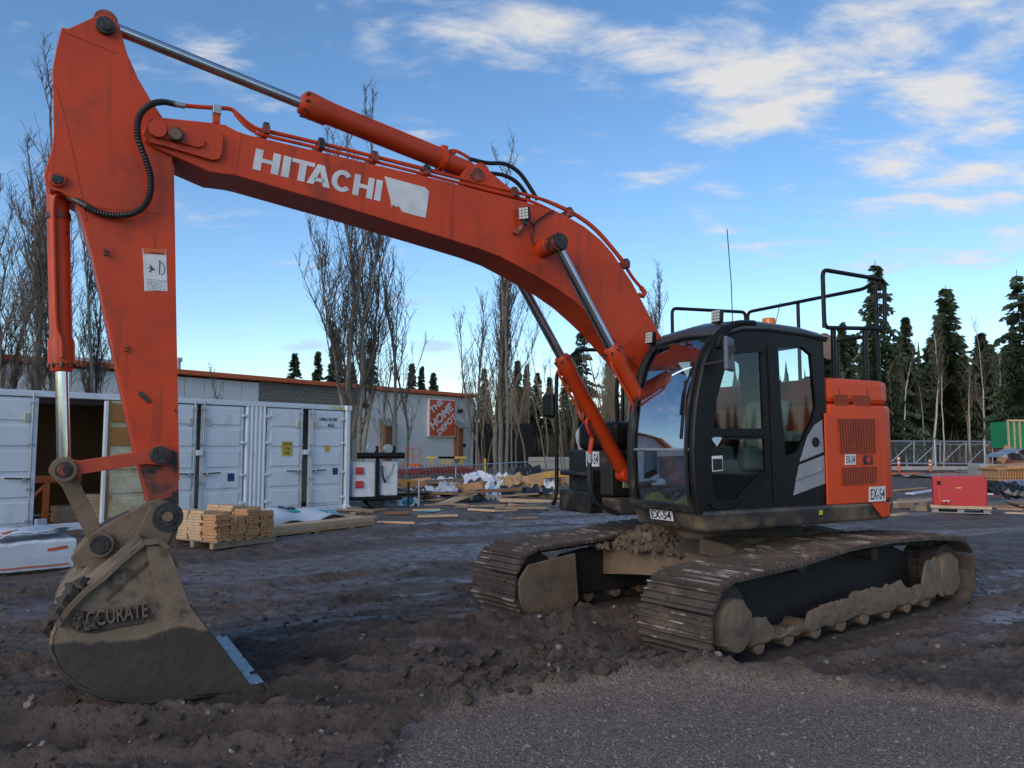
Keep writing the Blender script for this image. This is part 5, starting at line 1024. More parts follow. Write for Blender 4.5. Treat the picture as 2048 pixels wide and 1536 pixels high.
# ================================================================== LUMBER, WRAPS, TRAILER, SCRAP
def board(px0, py0, px1, py1, w, h, m, nm, par=None, z=None):
    a, b_ = G(px0, py0), G(px1, py1); za = (gz(a.x, a.y) if z is None else z) + h / 2 + .01; return MB().bar(V(a.x, a.y, za), V(b_.x, b_.y, za + random.uniform(-.005, .01)), w, h).build(nm, m, par, bevel=.004)
pl = thing('block_pallet', 'pallet stacked with short fresh-cut wood blocks beside the container', 'pallet'); pc = G(428, 1097); prz = crz + R(8); Mz = Matrix.Rotation(prz, 3, 'Z')
ploc = V(pc.x, pc.y + .45, gz(pc.x, pc.y)); pl.location = ploc; pl.rotation_euler.z = prz
for k in range(6): MB().box((-.52 + k * .21, 0, .115), (.10, 1.15, .022)).build('deck_board', WOODC, pl)
for y in (-.5, 0, .5): MB().box((0, y, .06), (1.25, .09, .09)).build('stringer', WOODC, pl)
bs = thing('wood_block_stack', 'tall stacks of fresh-cut wood blocks with red ends on a pallet', 'lumber', ploc, prz); srcs = {}
for ci in range(4):
    for cj in range(3):
        hN = (10, 11, 9, 10)[ci] - (cj == 2)
        for k in range(hN):
            m = WOODA if ci % 2 == 0 else WOODB
            if cj == 2 or ci == 0 and k % 5 == 0: m = WOODA
            key = m.name
            pos = (-.46 + ci * .30 + random.uniform(-.018, .018), -.36 + cj * .36 + random.uniform(-.02, .02), .15 + k * .047)
            if key not in srcs: o = MB().box((0, 0, 0), (.27, .33, .043)).build('wood_block', m, bs); o.location = pos; srcs[key] = o
            else: o = inst(srcs[key], 'wood_block', bs, pos)
            o.rotation_euler.z = random.uniform(-.05, .05)
for ci in range(4):
    for k in range(3): MB().box((-.46 + ci * .3 + .05, .535, .22 + .11 * k), (.05, .02, .09)).build('red_end_mark', WOODR, bs)
lsz = G(610, 1085); lst = thing('lumber_stack', 'low stack of long pale boards on the mud by the container', 'lumber'); la = G(500, 1082); lb2 = G(745, 1052); ldv = Vector((lb2.x - la.x, lb2.y - la.y)); lst.location = (la.x, la.y, 0); lst.rotation_euler.z = math.atan2(ldv.y, ldv.x); Ln = ldv.length
for lay in range(4):
    for j in range(7):
        L_ = Ln * random.uniform(.92, 1.04); o = MB().box((0, 0, 0), (L_, .135, .037)).build('board', WOODB if random.random() < .7 else WOODA, lst); o.location = (Ln / 2 + random.uniform(-.1, .12), .07 + j * .15 + random.uniform(-.02, .02), .05 + lay * .042); o.rotation_euler.z = random.uniform(-.012, .012)
for x in (.5, Ln / 2, Ln - .6): MB().box((x, .5, .015), (.09, 1.1, .035)).build('bearer', WOODC, lst)
def wrap(name, label, o0, ux, uy, nx, ny, hfun, m, kind_m=None):
    g = [[o0 + ux * (i / nx) + uy * (j / ny) + V(0, 0, hfun(i / nx, j / ny)) for j in range(ny + 1)] for i in range(nx + 1)]
    return tag(MB().sheet(g).build(name, m, None, True, thick=.008), label, 'wrap')
lax = Vector((ldv.x, ldv.y, 0)).normalized(); lay_ = V(-lax.y, lax.x, 0)
hf = lambda u, v: .33 + .10 * math.sin(3 * u + 1) * math.sin(math.pi * v) + .05 * math.sin(17 * u + 5 * v) + .04 * math.sin(11 * v - 4 * u) - .22 * (max(0, .15 - v) + max(0, v - .9)) * 3
w1 = wrap('plastic_wrap', 'crumpled white and teal plastic wrap lying over the lumber stack', V(la.x, la.y, 0) + lax * -.05 + lay_ * .35, lax * (Ln * .92), lay_ * 1.0, 26, 10, hf, WRAPW)
for u0, u1, v0, v1, m in [(.02, .30, .05, .13, TEAL), (.42, .62, .28, .60, TEAL), (.82, .98, .1, .8, TEAL)]:
    g = [[V(la.x, la.y, 0) + lax * (-.05 + Ln * .92 * u) + lay_ * (.35 + 1.0 * v) + V(0, 0, hf(u, v) + .009) for v in np.linspace(v0, v1, 6)] for u in np.linspace(u0, u1, 8)]; MB().sheet(g).build('teal_print', m, w1, True)
uo = V(la.x, la.y, 0) + lax * (-.05 + Ln * .92 * .34) + lay_ * (.62); text('Vanderwell', 'wrap_print', TEAL, w1, uo + V(0, 0, .36), lax, (lay_ * .8 + V(0, 0, .6)), .13, .62, .003, .01)
wrap('plastic_wrap', 'black plastic sheet bunched up behind the white wrap', V(la.x, la.y, 0) + lax * (Ln * .45) + lay_ * 1.25, lax * 1.2, lay_ * .5, 12, 6, lambda u, v: .42 * math.sin(math.pi * u) ** .7 * math.sin(math.pi * (.15 + .8 * v)) + .03 * math.sin(20 * u), BLACKW)
wrap('plastic_wrap', 'black plastic sheet by the pallet at the left end of the boards', V(la.x, la.y, 0) + lax * -.5 + lay_ * .7, lax * .6, lay_ * .5, 8, 6, lambda u, v: .20 * math.sin(math.pi * u) + .05 * math.sin(12 * v) + .12, BLACKW)
# wrapped lumber bundle at the far left
wb = thing('wrapped_lumber_bundle', 'white plastic-wrapped lumber bundle with orange print at the left edge', 'lumber'); p0 = G(150, 1140); p1 = G(-260, 1180); wv = (p1 - p0); wx = Vector((wv.x, wv.y, 0)).normalized(); wy = V(wx.y, -wx.x, 0)
if wy.y < 0: wy = -wy
wb.location = p0
def bun(u, v, dz=0): return wx * (wv.length * u) + wy * (1.25 * v) + V(0, 0, dz)
cs = [(0, .05), (-.005, .2), (0, .38), (.03, .41), (.5, .42), (.97, .41), (1.0, .38), (1.0, .05)]
MB().sheet([[bun(u, v, z + .012 * math.sin(9 * u + 4 * v) * (z > .3) + .004 * math.sin(31 * u + 9 * v) * (z > .1) + .003 * math.sin(67 * u)) for v, z in cs] for u in np.linspace(0, 1, 60)]).build('wrap', WRAPW, wb, False, thick=.01)
MB().sheet([[bun(u, .0 - .012 - .004, z + .002 * math.sin(31 * u)) for z in (.085, .105)] for u in np.linspace(.04, .95, 26)]).build('orange_band', WRAPO, wb)
MB().sheet([[bun(u, -.014, z + .01 * math.sin(31 * u)) for z in (.29, .33)] for u in np.linspace(.05, .16, 8)]).build('orange_print', WRAPO, wb)
fl = [[bun(.0 + .42 * u, .05 + .75 * v, .45 + .10 * u * (1 - u) * 4 + .28 * max(0, .35 - u) * (1 - v) + .025 * math.sin(9 * u + 7 * v)) for v in np.linspace(0, 1, 9)] for u in np.linspace(0, 1, 14)]; MB().sheet(fl).build('loose_wrap_flap', WRAPW, wb, True, thick=.006)
for k, (u0, u1) in enumerate(((.30, .36), (.38, .41))): MB().sheet([[p + V(0, 0, .008) for p in [bun(u, .2 + .3 * v, .46 + .10 * (u / .42) * (1 - u / .42) * 4 + .025 * math.sin(9 * u / .42 + 7 * (.2 + .4 * v))) for v in np.linspace(0, 1, 5)]] for u in np.linspace(u0, u1, 3)]).build('orange_print', WRAPO, wb)
for k in range(3): MB().bar(bun(.02, .2 + .3 * k, .03), bun(.98, .2 + .3 * k, .03), .09, .07).build('bearer', WOODC, wb)
wood_end = MB()
for j in range(7):
    for k in range(2): MB().box(bun(-.005, .1 + .135 * j, .15 + .12 * k), (.03, .12, .10)).build('board_end', WOODA, wb)
# light-tower trailer beside the container
tr = thing('equipment_trailer', 'white equipment trailer with black mast and red lamps beside the container', 'trailer'); tl = G(735, 1018); tl = V(tl.x, tl.y + .4, 0); tr.location = tl; tr.rotation_euler.z = R(20)
WC = mat('trailer_white', (.60, .62, .66), .45)
MB().box((-.25, 0, .78), (.62, .8, .95)).build('cabinet', WC, tr, bevel=.03); MB().box((.42, 0, .80), (.50, .75, .92)).build('cabinet', WC, tr, bevel=.03); MB().box((.1, 0, .28), (1.4, .9, .10)).build('chassis', BLACK, tr, bevel=.02)
MB().box((.10, -.44, .85), (.10, .07, 1.1)).build('mast_base', BLACK, tr, bevel=.01); MB().cyl((-.45, -.48, 1.42), (.82, -.48, 1.42), .085, n=18).build('folded_mast', BLACK, tr, True, .01); MB().tube(smoothpath([V(.22, -.50, 1.15), V(.24, -.52, .85), V(.32, -.5, .7)]), .03, 8).build('mast_hose', RUBBER, tr, True)
for x in (-.08, .38): o = MB().cyl((x, -.5, 1.60), (x, -.36, 1.60), .13, n=20).build('flood_lamp', GALV, tr, True, .01); MB().box((x + .12, -.43, 1.58), (.16, .1, .2)).build('lamp_bracket', BLACK, o, bevel=.01)
for z in (1.02, .66): MB().box((-.38, -.44, z), (.2, .06, .18)).build('red_lamp', REDP, tr, bevel=.015)
for y in (-.28, .45): MB().cyl((.1, y - .09, .24), (.1, y + .09, .24), .24, n=24).build('wheel', RUBBER, tr, True, .03)
MB().bar(V(.7, -.2, .35), V(1.6, -.1, .35), .08, .08).build('tow_bar', BLACK, tr); MB().cyl((1.3, -.2, 0), (1.3, -.2, .75), .03).build('jack_stand', GALV, tr, True); MB().cyl((.95, -.45, 0), (.95, -.45, .7), .03).build('jack_stand', BLACK, tr, True)
MB().tube(smoothpath([V(.55, -.4, 1.2), V(.45, -.42, .9), V(.25, -.42, .75)]), .008, 5).build('cable', BLACK, tr)
# orange beam, sawhorse
tag(MB().bar(atd(764, 960, 25), atd(850, 968, 23.5), .06, .16).build('orange_beam', mat('orange_beam', (.60, .26, .05), .6), None, bevel=.005), 'orange painted beam resting across the brown sawhorse', 'beam')
sh = thing('sawhorse', 'brown timber sawhorse under the orange beam end', 'sawhorse'); c = atd(838, 972, 23.6); g_ = c.z
for s in (-1, 1):
    for e in (-.05, .35): MB().bar(V(c.x + e * .3, c.y + e, g_ - .05), V(c.x + s * .32, c.y + e, 0), .07, .04).build('leg', WOODBR, sh)
MB().bar(V(c.x - .4, c.y - .05, .28), V(c.x + .4, c.y - .05, .26), .05, .12).build('cross_brace', WOODBR, sh); MB().bar(V(c.x, c.y - .1, g_ - .08), V(c.x, c.y + .45, g_ - .08), .12, .06).build('top_rail', WOODBR, sh)
# scrap pile: timbers, cartons, wraps
def timber(p, q_, w, h, m, lab): return tag(MB().bar(p, q_, w, h).build('timber', m, None, bevel=.006), lab, 'timber')
A_ = atd
timber(A_(905, 985, 25.5), A_(972, 975, 25), .5, .42, WOODA, 'thick packed lumber bundle end in the middle of the scrap pile')
timber(A_(860, 1016, 22), A_(950, 985, 23), .28, .10, WOODB, 'pale plank leaning up over the black plastic in the scrap')
timber(A_(848, 968, 27), A_(935, 962, 28), .2, .25, WOODC, 'brown boxed timber lying behind the sawhorse')
timber(A_(790, 995, 24), A_(840, 990, 24.5), .3, .3, CARD, 'short brown crate of boards left of the sawhorse')
timber(A_(1000, 1000, 22.5), A_(1100, 1003, 23), .22, .10, WOODB, 'long flat plank at the right of the scrap pile')
timber(A_(1040, 990, 23.5), A_(1128, 992, 23.5), .2, .10, WOODA, 'orange-brown plank running toward the excavator rail')
timber(A_(1060, 965, 26), A_(1115, 955, 26), .6, .5, CARD, 'cardboard-wrapped block at the right of the scrap pile')
timber(A_(1085, 950, 25), A_(1140, 947, 25), .2, .2, mat('orange_yellow_wood', (.50, .28, .06), .7), 'orange-yellow timber end seen beside the excavator rail')
for i, (a, b_, w, h, m) in enumerate([((910, 1017), (1010, 1015), .16, .05, WOODC), ((835, 1036), (915, 1034), .12, .05, WOODB), ((938, 1022), (995, 1026), .12, .05, WOODB), ((825, 1023), (880, 1022), .12, .04, WOODB), ((755, 1045), (830, 1047), .10, .04, WOODB), ((705, 1030), (770, 1022), .16, .05, WOODC), ((770, 1030), (820, 1030), .2, .06, WOODBR), ((1010, 1040), (1075, 1038), .1, .03, WOODC), ((700, 1020), (740, 1028), .2, .06, WOODC), ((990, 1018), (1100, 1020), .12, .04, WOODC)]):
    o = board(*a, *b_, w, h, m, 'loose_plank'); tag(o, ['long weathered plank lying flat before the scrap pile', 'pale plank lying alone on the mud, nearest in front of the scrap', 'short pale plank lying right of the nearest one', 'pale plank under the leaning one', 'thin pale plank left at the end of the teal wrap', 'weathered plank at the trailer wheel', 'brown board beneath the trailer tow bar', 'thin grey plank farthest right on the mud', 'short wide offcut at the container corner', 'thin plank along the foot of the scrap pile'][i], 'plank', 'loose planks')
def crumple(name, lab, px, py, D, sx, sz, m, seed, cat='wrap', prt=None):
    r = random.Random(seed); c = atd(px, py, D); n = 11; ph = [r.uniform(0, 6.28) for _ in range(6)]; g = []
    for i in range(n):
        row = []
        for j in range(n):
            u, v = i / (n - 1) - .5, j / (n - 1) - .5; row.append(V(c.x + u * sx + .06 * math.sin(9 * v + ph[0]), c.y + v * .7 + .08 * math.sin(8 * u + ph[1]), max(.02, c.z + (v + .3) * sz * .6 + sz * .25 * math.sin(7 * u + ph[2]) * math.cos(6 * v + ph[3]) + .08 * math.sin(19 * u + 13 * v + ph[4]))))
        g.append(row)
    o = tag(MB().sheet(g).build(name, m, None, False, thick=.006), lab, cat)
    if prt: MB().sheet([[p + V(0, -.012, .008) for p in row[3:7]] for row in g[2:8]]).build('print', prt, o)
    return o
for i, (px, py, D, sx, sz, m, lab, prt) in enumerate([(895, 985, 24.5, .55, .55, WRAPW, 'white plastic wrap hanging off the lumber bundle end', None), (815, 1012, 22, .6, .4, WRAPW, 'white and teal wrap crumpled under the sawhorse', TEAL), (988, 990, 24, .45, .75, WRAPW, 'white and blue wrap hanging down at the pile middle', WRAPB), (1030, 968, 26, 1.1, .5, CARD, 'torn brown kraft wrap spread over the pile', None), (1010, 962, 27, .9, .4, WRAPW, 'white wrap with blue print behind the kraft wrap', WRAPB), (1055, 950, 28, 1.0, .6, BLACKW, 'black plastic sheet peaked at the back of the pile', None), (1100, 975, 25, .35, .8, WRAPW, 'narrow white wrap standing by the excavator rail', None), (925, 1000, 23.5, 1.3, .4, BLACKW, 'black plastic sheet under the leaning plank', None), (800, 980, 26, 1.6, .3, BLACKW, 'dark blue-black sheet behind the sawhorse', None), (1000, 985, 25.5, .9, .3, BLACKW, 'black plastic folded under the kraft wrap', None), (880, 965, 28, 1.3, .25, WRAPW, 'flat pale wrap on the boxed timbers', WRAPB), (860, 1035, 20, .5, .06, TEAL, 'teal strapping tangled on the mud', None)]): crumple('plastic_wrap', lab, px, py, D, sx, sz, m, 40 + i, prt=prt)
for i in range(16):
    px = random.uniform(700, 1100); c = G(px, random.uniform(985, 1030)); a = random.uniform(-.5, .7); L_ = random.uniform(.3, 1.1)
    tag(MB().bar(V(c.x - L_ / 2, c.y - a * L_ / 2, .03 + random.random() * .06), V(c.x + L_ / 2, c.y + a * L_ / 2, .03 + random.random() * .08), random.uniform(.06, .14), .04).build('scrap_board', random.choice([WOODA, WOODB, WOODC, WOODC]), None), 'small scrap board strewn about the scrap lumber pile', 'board', 'scrap boards')
for i in range(26):
    px = random.uniform(770, 1130); D = random.uniform(22.5, 29); c = atd(px, 950, D); a = random.uniform(-.6, .9); L_ = random.uniform(.7, 2.2); z_ = random.uniform(.05, .45)
    tag(MB().bar(V(c.x - L_ / 2, D - a * L_ / 3, z_), V(c.x + L_ / 2, D + a * L_ / 3, z_ + random.uniform(-.12, .15)), random.uniform(.09, .25), random.choice([.04, .05, .09])).build('scrap_timber', random.choice([WOODA, WOODB, WOODC, CARD, WOODBR]), None, bevel=.004), 'long scrap timber lying crosswise in the heap before the fence', 'timber', 'heaped scrap timbers')
for i, (px, py, D, sx, sz, m, lab) in enumerate([(955, 958, 27, 1.0, .35, WRAPW, 'white wrap crumpled at the yellow marker post'), (1075, 985, 23.5, .8, .3, BLACKW, 'black plastic tucked under the planks at the right'), (850, 985, 25, .9, .3, WRAPW, 'pale wrap sheet lying behind the sawhorse legs'), (1125, 965, 26, .7, .35, CARD, 'torn carton by the excavator step')]): crumple('loose_wrap', lab, px, py, D, sx, sz, m, 140 + i)
# ================================================================== RIGHT-HAND YARD
GD = 57.5
gt = thing('sliding_gate', 'galvanised chain-link sliding gate with diagonal braces', 'gate'); P = lambda px, py, D=GD: atd(px, py, D)
for a, b_, r in [((1740, 882), (1985, 883), .05), ((1740, 927), (1985, 928), .07), ((1872, 889), (1966, 889), .03), ((1985, 880), (1985, 932), .04), ((1828, 883), (1828, 927), .035), ((1880, 883), (1880, 927), .035), ((1932, 883), (1932, 927), .035)]: MB().tube([P(*a), P(*b_)], r, 8).build('gate_rail', GALV, gt, True)
for a, b_ in [((1783, 923), (1824, 885)), ((1831, 926), (1876, 885)), ((1884, 926), (1928, 885)), ((1937, 926), (1980, 885))]: MB().tube([P(*a), P(*b_)], .035, 8).build('diagonal_brace', GALV, gt, True)
a = P(1740, 882); b_ = P(1985, 927); m_ = MB().add([V(0, 0, 0), V(b_.x - a.x, 0, 0), V(b_.x - a.x, 0, a.z - b_.z), V(0, 0, a.z - b_.z)], [(0, 1, 2, 3)]).build('chain_mesh', CHAIN, gt); m_.location = (a.x, GD, b_.z)
for px in (1869, 1968): p = P(px, 880, GD - .4); o = MB().cyl((p.x, p.y, 0), (p.x, p.y, p.z + .05), .10, n=14).build('gate_post', GALV, gt, True); MB().cyl((p.x, p.y, p.z + .05), (p.x, p.y, p.z + .18), .09, .03).build('post_cap', DKSTEEL, o, True)
q = P(1870, 936, GD - .3); tag(MB().box((q.x - 1, q.y - 1, .1), (12, .5, .3)).build('kerb_beam', CONC, None, bevel=.03), 'long grey concrete beam lying under the sliding gate', 'beam')
for px, py, lab in [(1797, 912, 'left'), (1860, 918, 'right')]:
    D = 50; tp_ = atd(px, py, D); dl_ = thing('delineator_post', 'orange and white delineator post before the gate, ' + lab + ' of two', 'traffic post', (tp_.x, D, 0), group='delineator posts'); MB().cyl((0, 0, 0), (0, 0, .08), .28, n=16).build('base', RUBBER, dl_, True); MB().cyl((0, 0, .05), (0, 0, tp_.z), .09, .07, n=12).build('tube', NETO, dl_, True)
    for z in (.55, .8): MB().cyl((0, 0, tp_.z * z), (0, 0, tp_.z * (z + .1)), .096, n=12).build('white_band', SIGNW, dl_, True)
q = atd(1815, 938, 46); tag(MB().sheet([[V(q.x - 3 + i * .6, q.y - 1.5 + j * .6, .04 + .10 * random.random()) for j in range(6)] for i in range(11)]).build('orange_tarp', NETO, None, True, thick=.01), 'orange ground sheet spread before the gate', 'sheet')
q = atd(1875, 943, 42); tag(MB().sheet([[V(q.x - 2.2 + i * .4, q.y - 1 + j * .4, .03 + .22 * random.random()) for j in range(6)] for i in range(12)]).build('grey_tarp', mat('grey_tarp', (.33, .29, .25), .8), None, True, thick=.01), 'rumpled grey-brown sheet right of the orange one', 'sheet')
for k in range(6):
    q = G(1915 + k * 6, 958 - k * 3.4); tag(MB().box((q.x, q.y, .06), (2.0, .28, .05), Matrix.Rotation(R(8), 3, 'Z')).build('metal_strip', GALV, None), 'pale metal strip lying in the row beyond the red box', 'metal strip', 'metal strips on the mud')
q = atd(1972, 955, 31); tag(MB().box((q.x, q.y, .5), (.95, .9, .95)).build('concrete_block', CONC, None, bevel=.05), 'square concrete block behind the red box', 'block')
lp_ = thing('joist_pallet', 'pallet of timber joists with plywood on top behind the red box', 'lumber'); q = atd(2025, 965, 30); lp_.location = (q.x, q.y, 0)
for k in range(20): MB().box((-.85 + k * .10, 0, .62), (.035, 1.2, .34)).build('joist', WOODA, lp_)
for z in (.40, .82): MB().box((.15, 0, z), (2.2, 1.25, .06)).build('deck', WOODA, lp_)
MB().box((.3, -.05, .93), (1.8, 1.3, .14), Matrix.Rotation(R(-4), 3, 'Y')).build('plywood_bundle', WOODA, lp_, bevel=.01)
for x in (-.7, .2, 1.0): MB().box((x, 0, .18), (.12, 1.2, .36)).build('bearer', WOODC, lp_)
gp = thing('green_bin', 'green panelled bin with pale timber uprights at the right edge', 'bin'); a = atd(2016, 843, 42); b_ = atd(2016, 896, 42); MB().box((a.x + 2.2, 42.8, (a.z + b_.z) / 2), (4.4, 1.6, a.z - b_.z)).build('panel', GREEN, gp)
for px in (2014, 2026, 2037, 2050): q = atd(px, 843, 42); MB().box((q.x, 41.95, (a.z + b_.z) / 2), (.07, .09, a.z - b_.z + .2)).build('upright', WOODB, gp)
MB().box((a.x + 2.2, 41.94, a.z + .05), (4.5, .12, .1)).build('top_rail', WOODB, gp); MB().box((a.x + 2.2, 42.6, b_.z / 2), (4.2, 1.4, b_.z - .05)).build('stand', mat('red_brown', (.25, .08, .05), .7), gp)
nt_ = thing('net_fence', 'orange mesh fence strung right of the gate', 'fence')
for py in (893, 901, 912, 924): MB().tube([atd(1975, py, 54), atd(2070, py + 1, 54)], .02, 5).build('strand', NETO, nt_)
for px in (1978, 2010, 2045): MB().tube([atd(px, 889, 54), V(atd(px, 889, 54).x, 54, 0)], .035, 6).build('stake', WOODBR, nt_)
tag(MB().bar(atd(2000, 925, 36), atd(2018, 893, 36), .15, .3).build('leaning_timber', WOODA, None), 'short timber leaning before the green bin', 'timber')
for i, (px, py) in enumerate([(2012, 925), (2035, 918)]):
    q = atd(px, py, 34); tag(MB().sheet([[V(q.x + .5 * math.cos(t) * (1 + .1 * j), q.y - .6 + j * .4, q.z + .45 * math.sin(t)) for t in np.linspace(.2, 2.6, 10)] for j in range(4)]).build('metal_sheet', GALV, None, True, thick=.02), ['curved grey metal sheet behind the joists, lower one', 'curved grey metal sheet behind the joists, upper one by the bin'][i], 'metal sheet')
# red box on a pallet
q = G(1922, 1027); rp = thing('box_pallet', 'grey weathered pallet carrying the red box', 'pallet', (q.x, q.y, gz(q.x, q.y)), R(-27))
for k in range(5): MB().box((0, .05 + k * .22, .135), (1.32, .12, .022)).build('deck_board', WOODB, rp)
for x in (-.56, 0, .56): MB().box((x, .5, .07), (.15, 1.0, .10)).build('stringer', mat('grey_wood', (.30, .30, .30), .8), rp)
MB().box((0, .0, .015), (1.3, .1, .02)).build('bottom_board', MATS['grey_wood'], rp); MB().box((0, -.02, .15), (1.32, .06, .07)).build('front_rail', WOODB, rp)
rbx = thing('red_box', 'large red plastic storage box strapped to a pallet', 'box', (q.x, q.y, gz(q.x, q.y)), R(-27))
MB().prism([V(-.60, .05, .16), V(.58, .05, .16), V(.60, .05, .80), V(.55, .05, .93), V(-.60, .05, .90)], (0, .8, 0)).build('body', RED, rbx, bevel=.03)
for x in (-.32, .30): MB().prism([V(x - .09, .047, .18), V(x + .09, .047, .18), V(x + .09, .047, .42), V(x - .09, .047, .42)], (0, -.008, 0)).build('moulded_foot', RED, rbx, bevel=.006)
MB().prism([V(-.08, .046, .61), V(.04, .046, .61), V(.04, .046, .64), V(-.08, .046, .64)], (0, -.004, 0)).build('maker_badge', YELLOW, rbx)
MB().tube([V(-.43, .035, .20), V(-.45, .035, .60), V(-.46, .03, .92)], .018, 6).build('orange_strap', NETO, rbx); MB().box((-.455, .025, .74), (.08, .03, .10)).build('strap_buckle', BLACK, rbx, bevel=.008)
for i, x in enumerate((-.36, -.27)):
    cpt = thing('paint_tin', ['small red tin with white lid beside the orange strap', 'small red tin with white lid right of the strap tin'][i], 'tin', V(q.x, q.y, gz(q.x, q.y)) + Matrix.Rotation(R(-27), 3, 'Z') @ V(x, -.03, .185), 0, 'red tins'); MB().cyl((0, 0, 0), (0, 0, .10), .04, n=14).build('can', REDP, cpt, True); MB().cyl((0, 0, .10), (0, 0, .125), .042, n=14).build('lid', SIGNW, cpt, True)
q = G(2005, 1000); cpt = thing('paint_tin', 'red tin with white lid among the boards right of the red box', 'tin', (q.x - .2, q.y, .1), 0, 'red tins'); MB().cyl((0, 0, 0), (0, 0, .28), .06, n=14).build('can', REDP, cpt, True); MB().cyl((0, 0, .28), (0, 0, .33), .065, n=14).build('lid', SIGNW, cpt, True)
for i, (a, b_, w, h, m) in enumerate([((1785, 1010), (1872, 1004), .25, .07, WOODB), ((1788, 1020), (1822, 1019), .2, .12, WOODC), ((1826, 1023), (1848, 1023), .3, .14, WOODC), ((1800, 1002), (1875, 998), .2, .05, WOODC), ((1786, 1033), (1812, 1030), .15, .04, WOODB), ((1790, 985), (1850, 980), .2, .04, WOODA), ((1845, 1016), (1872, 1012), .2, .14, WOODC), ((1820, 990), (1870, 983), .3, .05, WRAPW), ((1978, 1008), (2020, 1020), .6, .04, WOODA), ((2030, 1004), (2060, 1014), .5, .04, WOODA), ((2010, 1027), (2060, 1029), .14, .04, WOODB), ((1975, 990), (2050, 980), .5, .05, WRAPW)]):
    o = board(*a, *b_, w, h, m, 'scrap_plank'); tag(o, ['pale plank lying behind the excavator tail', 'short dark block next to the excavator tail', 'squared timber offcut midway to the red box', 'weathered plank beyond the pale one', 'thin pale lath nearest the excavator tail', 'orange plank farthest back left of the red box', 'dark timber end touching the red box pallet', 'white wrapped board left of the red box', 'square plywood sheet right of the red box', 'plywood sheet at the right photo edge', 'pale lath in front of the plywood sheets', 'white wrapped panel behind the plywood sheets'][i], 'plank', 'yard offcuts')
crumple('black_tarp', 'black tarp heaped right of the red box', 2010, 985, 21.5, 1.2, .45, BLACKW, 77, 'tarp'); crumple('blue_tarp', 'blue-grey tarp folded at the right edge', 2040, 975, 23, .9, .3, mat('blue_tarp', (.12, .16, .26), .5), 78, 'tarp')

# ================================================================== TREES
def tubes_mesh(name, lines, sides, m):
    vs = []; fs = []; o = 0
    for pts, rad in lines:
        pts = np.asarray(pts, float); k = len(pts); d = np.gradient(pts, axis=0); d /= np.linalg.norm(d, axis=1)[:, None] + 1e-9
        ref = np.where(np.abs(d[:, 2:3]) < .9, np.array([[0, 0, 1.]]), np.array([[1., 0, 0]])); ref = np.repeat(ref[:1], k, 0)
        a = np.cross(d, ref); a /= np.linalg.norm(a, axis=1)[:, None] + 1e-9; b = np.cross(d, a); th = 2 * np.pi * np.arange(sides) / sides
        ring = pts[:, None] + (a[:, None] * np.cos(th)[None, :, None] + b[:, None] * np.sin(th)[None, :, None]) * np.asarray(rad)[:, None, None]
        vs.append(ring.reshape(-1, 3)); i = np.arange(k - 1)[:, None] * sides; j = np.arange(sides)[None]
        q = np.stack([i + j, i + (j + 1) % sides, i + sides + (j + 1) % sides, i + sides + j], -1).reshape(-1, 4) + o; fs.append(q); o += k * sides
    me = bpy.data.meshes.new(name); me.from_pydata(np.concatenate(vs).tolist(), [], np.concatenate(fs).tolist()); me.materials.append(m); me.update(); return me
def bough(r, p, d, L, r0, n=6, up=.25, jit=.12):
    pts = [np.array(p, float)]; d = np.array(d, float)
    for k in range(n):
        d = d + np.array([r.gauss(0, jit), r.gauss(0, jit), up * .3 + r.gauss(0, jit * .5)]); d /= np.linalg.norm(d); pts.append(pts[-1] + d * L / n)
    return np.array(pts), np.linspace(r0, max(.006, r0 * .2), n + 1)
def bare_tree_meshes(seed, H, nmain, spread, stems=1, rt=.14, start=.12, twigs=1.0, bark=BARK, up=.5):
    r = random.Random(seed); thick = []; thin = []
    for s in range(stems):
        off = np.array([r.gauss(0, .25), r.gauss(0, .25), 0]) * (s > 0); h = H * (1 if s == 0 else r.uniform(.6, .95)); n = 14
        p = [off]; d = np.array([r.gauss(0, .05) + off[0] * .15, r.gauss(0, .05) + off[1] * .15, 1])
        for k in range(n): d = d + np.array([r.gauss(0, .07), r.gauss(0, .07), .15]); d /= np.linalg.norm(d); p.append(p[-1] + d * h / n)
        p = np.array(p); rr = rt * (1 if s == 0 else .7) * (1 - np.linspace(0, 1, n + 1)) ** .8 + .012; thick.append((p, rr))
        for k in range(int(nmain / stems)):
            t = start + (1 - start) * r.random() ** .9; i = min(int(t * n), n - 1); b0 = p[i] + (p[i + 1] - p[i]) * (t * n - i); az = r.uniform(0, 6.283); lean = r.uniform(.35, .8) * spread
            L = H * (.10 + .30 * (1 - t) + .05 * r.random()); pts, ra = bough(r, b0, (math.cos(az) * lean, math.sin(az) * lean, 1), L, min(rt * .36, .008 + .011 * L), 8, up, .15)
            (thick if ra[0] > .05 else thin).append((pts, ra))
            for q in range(int((4 + 2.6 * L) * twigs)):
                j = r.randint(1, 7); az2 = r.uniform(0, 6.283); l2 = L * r.uniform(.12, .35); p2, r2 = bough(r, pts[j], (math.cos(az2) * .7 * max(spread, .5), math.sin(az2) * .7 * max(spread, .5), 1), l2, .011, 4, .35, .16); thin.append((p2, r2))
                for w in range(2): j2 = r.randint(1, 4); az3 = r.uniform(0, 6.283); thin.append(bough(r, p2[j2], (math.cos(az3), math.sin(az3), .9), l2 * .45, .0075, 3, .3, .2))
    return tubes_mesh('trunk', thick, 7, bark), tubes_mesh('branches', thin, 3, TWIG if bark is not SAPL else bark)
